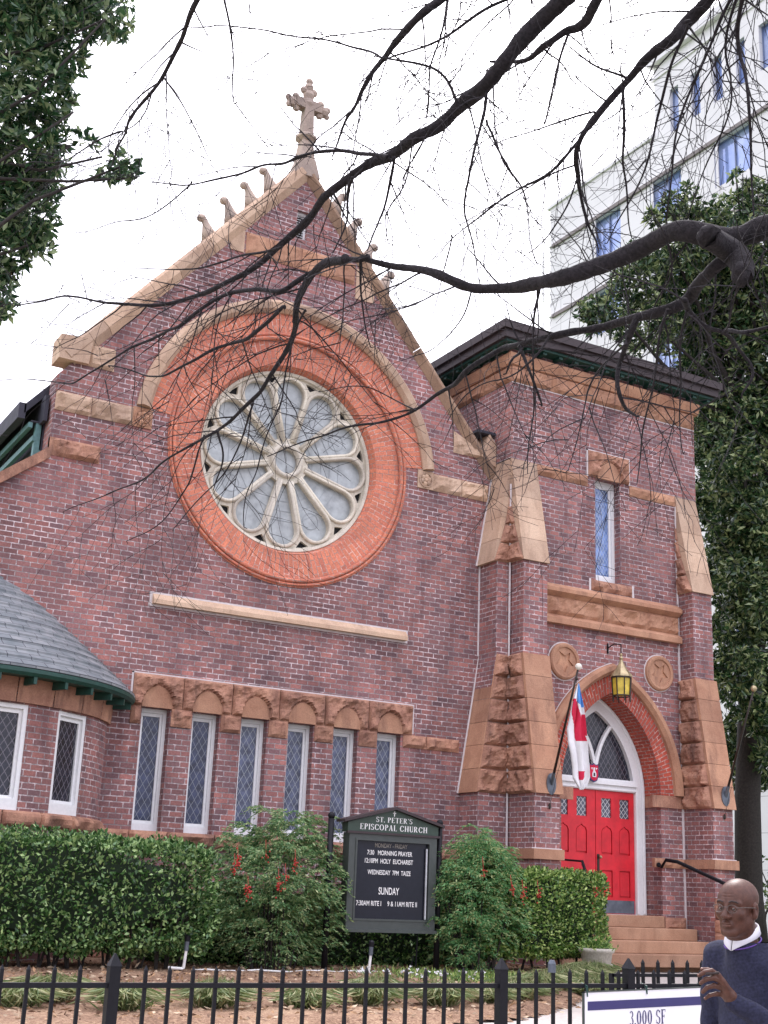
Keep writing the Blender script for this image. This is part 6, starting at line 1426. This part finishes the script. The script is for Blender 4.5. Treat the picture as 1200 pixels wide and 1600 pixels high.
# legs and shoes
def legs(p):
    q = p.copy(); q[:, 0] = np.abs(q[:, 0]); d = ell(p, (0, .01, .88), (.165, .12, .13)); d = smin(d, cap(q, (.085, .01, .85), (.09, -.005, .50), .086, .062), .03); d = smin(d, cap(q, (.09, -.005, .50), (.095, .02, .09), .062, .048), .02); return smax(d, p[:, 2]-.93, .01)+.003*np.sin(p[:, 2]*40)
sdf_obj('trousers', legs, (-.22, -.17, .03), (.22, .20, .95), .014, TROU, PS, bx)
def shoes(p):
    q = p.copy(); q[:, 0] = np.abs(q[:, 0]); d = smin(ell(q, (.095, -.06, .035), (.048, .13, .040)), ell(q, (.095, .02, .06), (.042, .06, .055)), .02); return smax(d, -p[:, 2]+.002, .003)
sdf_obj('shoes', shoes, (-.17, -.22, -.01), (.17, .12, .14), .009, SHOE, PS, bx)
# the raised left hand, modelled in the plane facing the street; palm, five bent fingers
hw = 5.02
def hp(x, y, dd=0.0): return np.array(atD(x, y, hw-dd))
FR = 1.12
HD = [  # name, joints (px, py, towards camera), radii
 ([(1122, 1524, .012), (1112, 1517, .020), (1101, 1519, .022), (1092, 1524, .018)], [.0095, .0088, .0080, .0068]),      # index, curled over the cigar
 ([(1128, 1534, .010), (1115, 1528, .024), (1103, 1530, .026), (1095, 1536, .018)], [.0100, .0090, .0082, .0070]),
 ([(1129, 1544, .006), (1116, 1540, .022), (1105, 1543, .022), (1098, 1550, .012)], [.0095, .0088, .0080, .0066]),
 ([(1129, 1554, .000), (1119, 1553, .014), (1109, 1555, .014), (1102, 1560, .006)], [.0085, .0076, .0068, .0058]),
 ([(1133, 1540, -.016), (1119, 1526, -.022), (1107, 1516, -.014), (1097, 1515, -.002)], [.0125, .0108, .0095, .0078]),   # thumb, on the far side
]
W0 = hp(1147, 1567, 0)
def hand(p):
    d = cap(p, W0, hp(1140, 1558, .0), .024, .026)
    for j, (x, y, z) in enumerate([f[0][0] for f in HD[:4]]): d = smin(d, cap(p, hp(1141, 1557, .002), hp(x, y, z), .019, .0125-.0006*j), .012)
    d = smin(d, cap(p, hp(1142, 1556, -.006), hp(1133, 1541, -.014), .018, .014), .010)
    for js, rs__ in HD:
        f = None
        for a, b, ra, rb in zip(js[:-1], js[1:], rs__[:-1], rs__[1:]):
            c = cap(p, hp(*a), hp(*b), ra*FR, rb*FR); f = c if f is None else smin(f, c, .003)
        d = smin(d, f, .0035)
    return d
allp = np.array([hp(*j) for f, _ in HD for j in f]+[W0]); sdf_obj('hand', hand, allp.min(0)-.03, allp.max(0)+.03, .0026, SKIN, PS, lambda v: Vector(v))
m = MB()
for js, rs__ in HD:
    a, b = hp(*js[-2]), hp(*js[-1]); t = (b-a)/np.linalg.norm(b-a); up_ = CU*1.0-CF*.5; up_ /= np.linalg.norm(up_); m.sphere(b+t*.002+up_*rs__[-1]*.72, .0048, 8, sc=(1.1, 1.1, .7))
m.build('nail', NAILM, PS, True)
def cuff(p): return np.abs(cap(p, np.array(W0)+(np.array(W0)-hp(1140, 1558, 0))*.1, np.array(W0)+(np.array(hp(1262, 1640, .04))-W0)*.16, .0345, .040))-.004
CG = MB(); a, b = hp(1110, 1521, .030), hp(1098, 1522, .036); a = np.array(a); b = np.array(b); t = (b-a)/np.linalg.norm(b-a); CG.tube([a-t*.035, a+t*.02], .0052, 8)
tag(CG.build('cigar', plain('cigar_brown', (.03, .018, .015), .7), None, True), 'tiny dark cigar held between the fingers of the man', 'cigar')
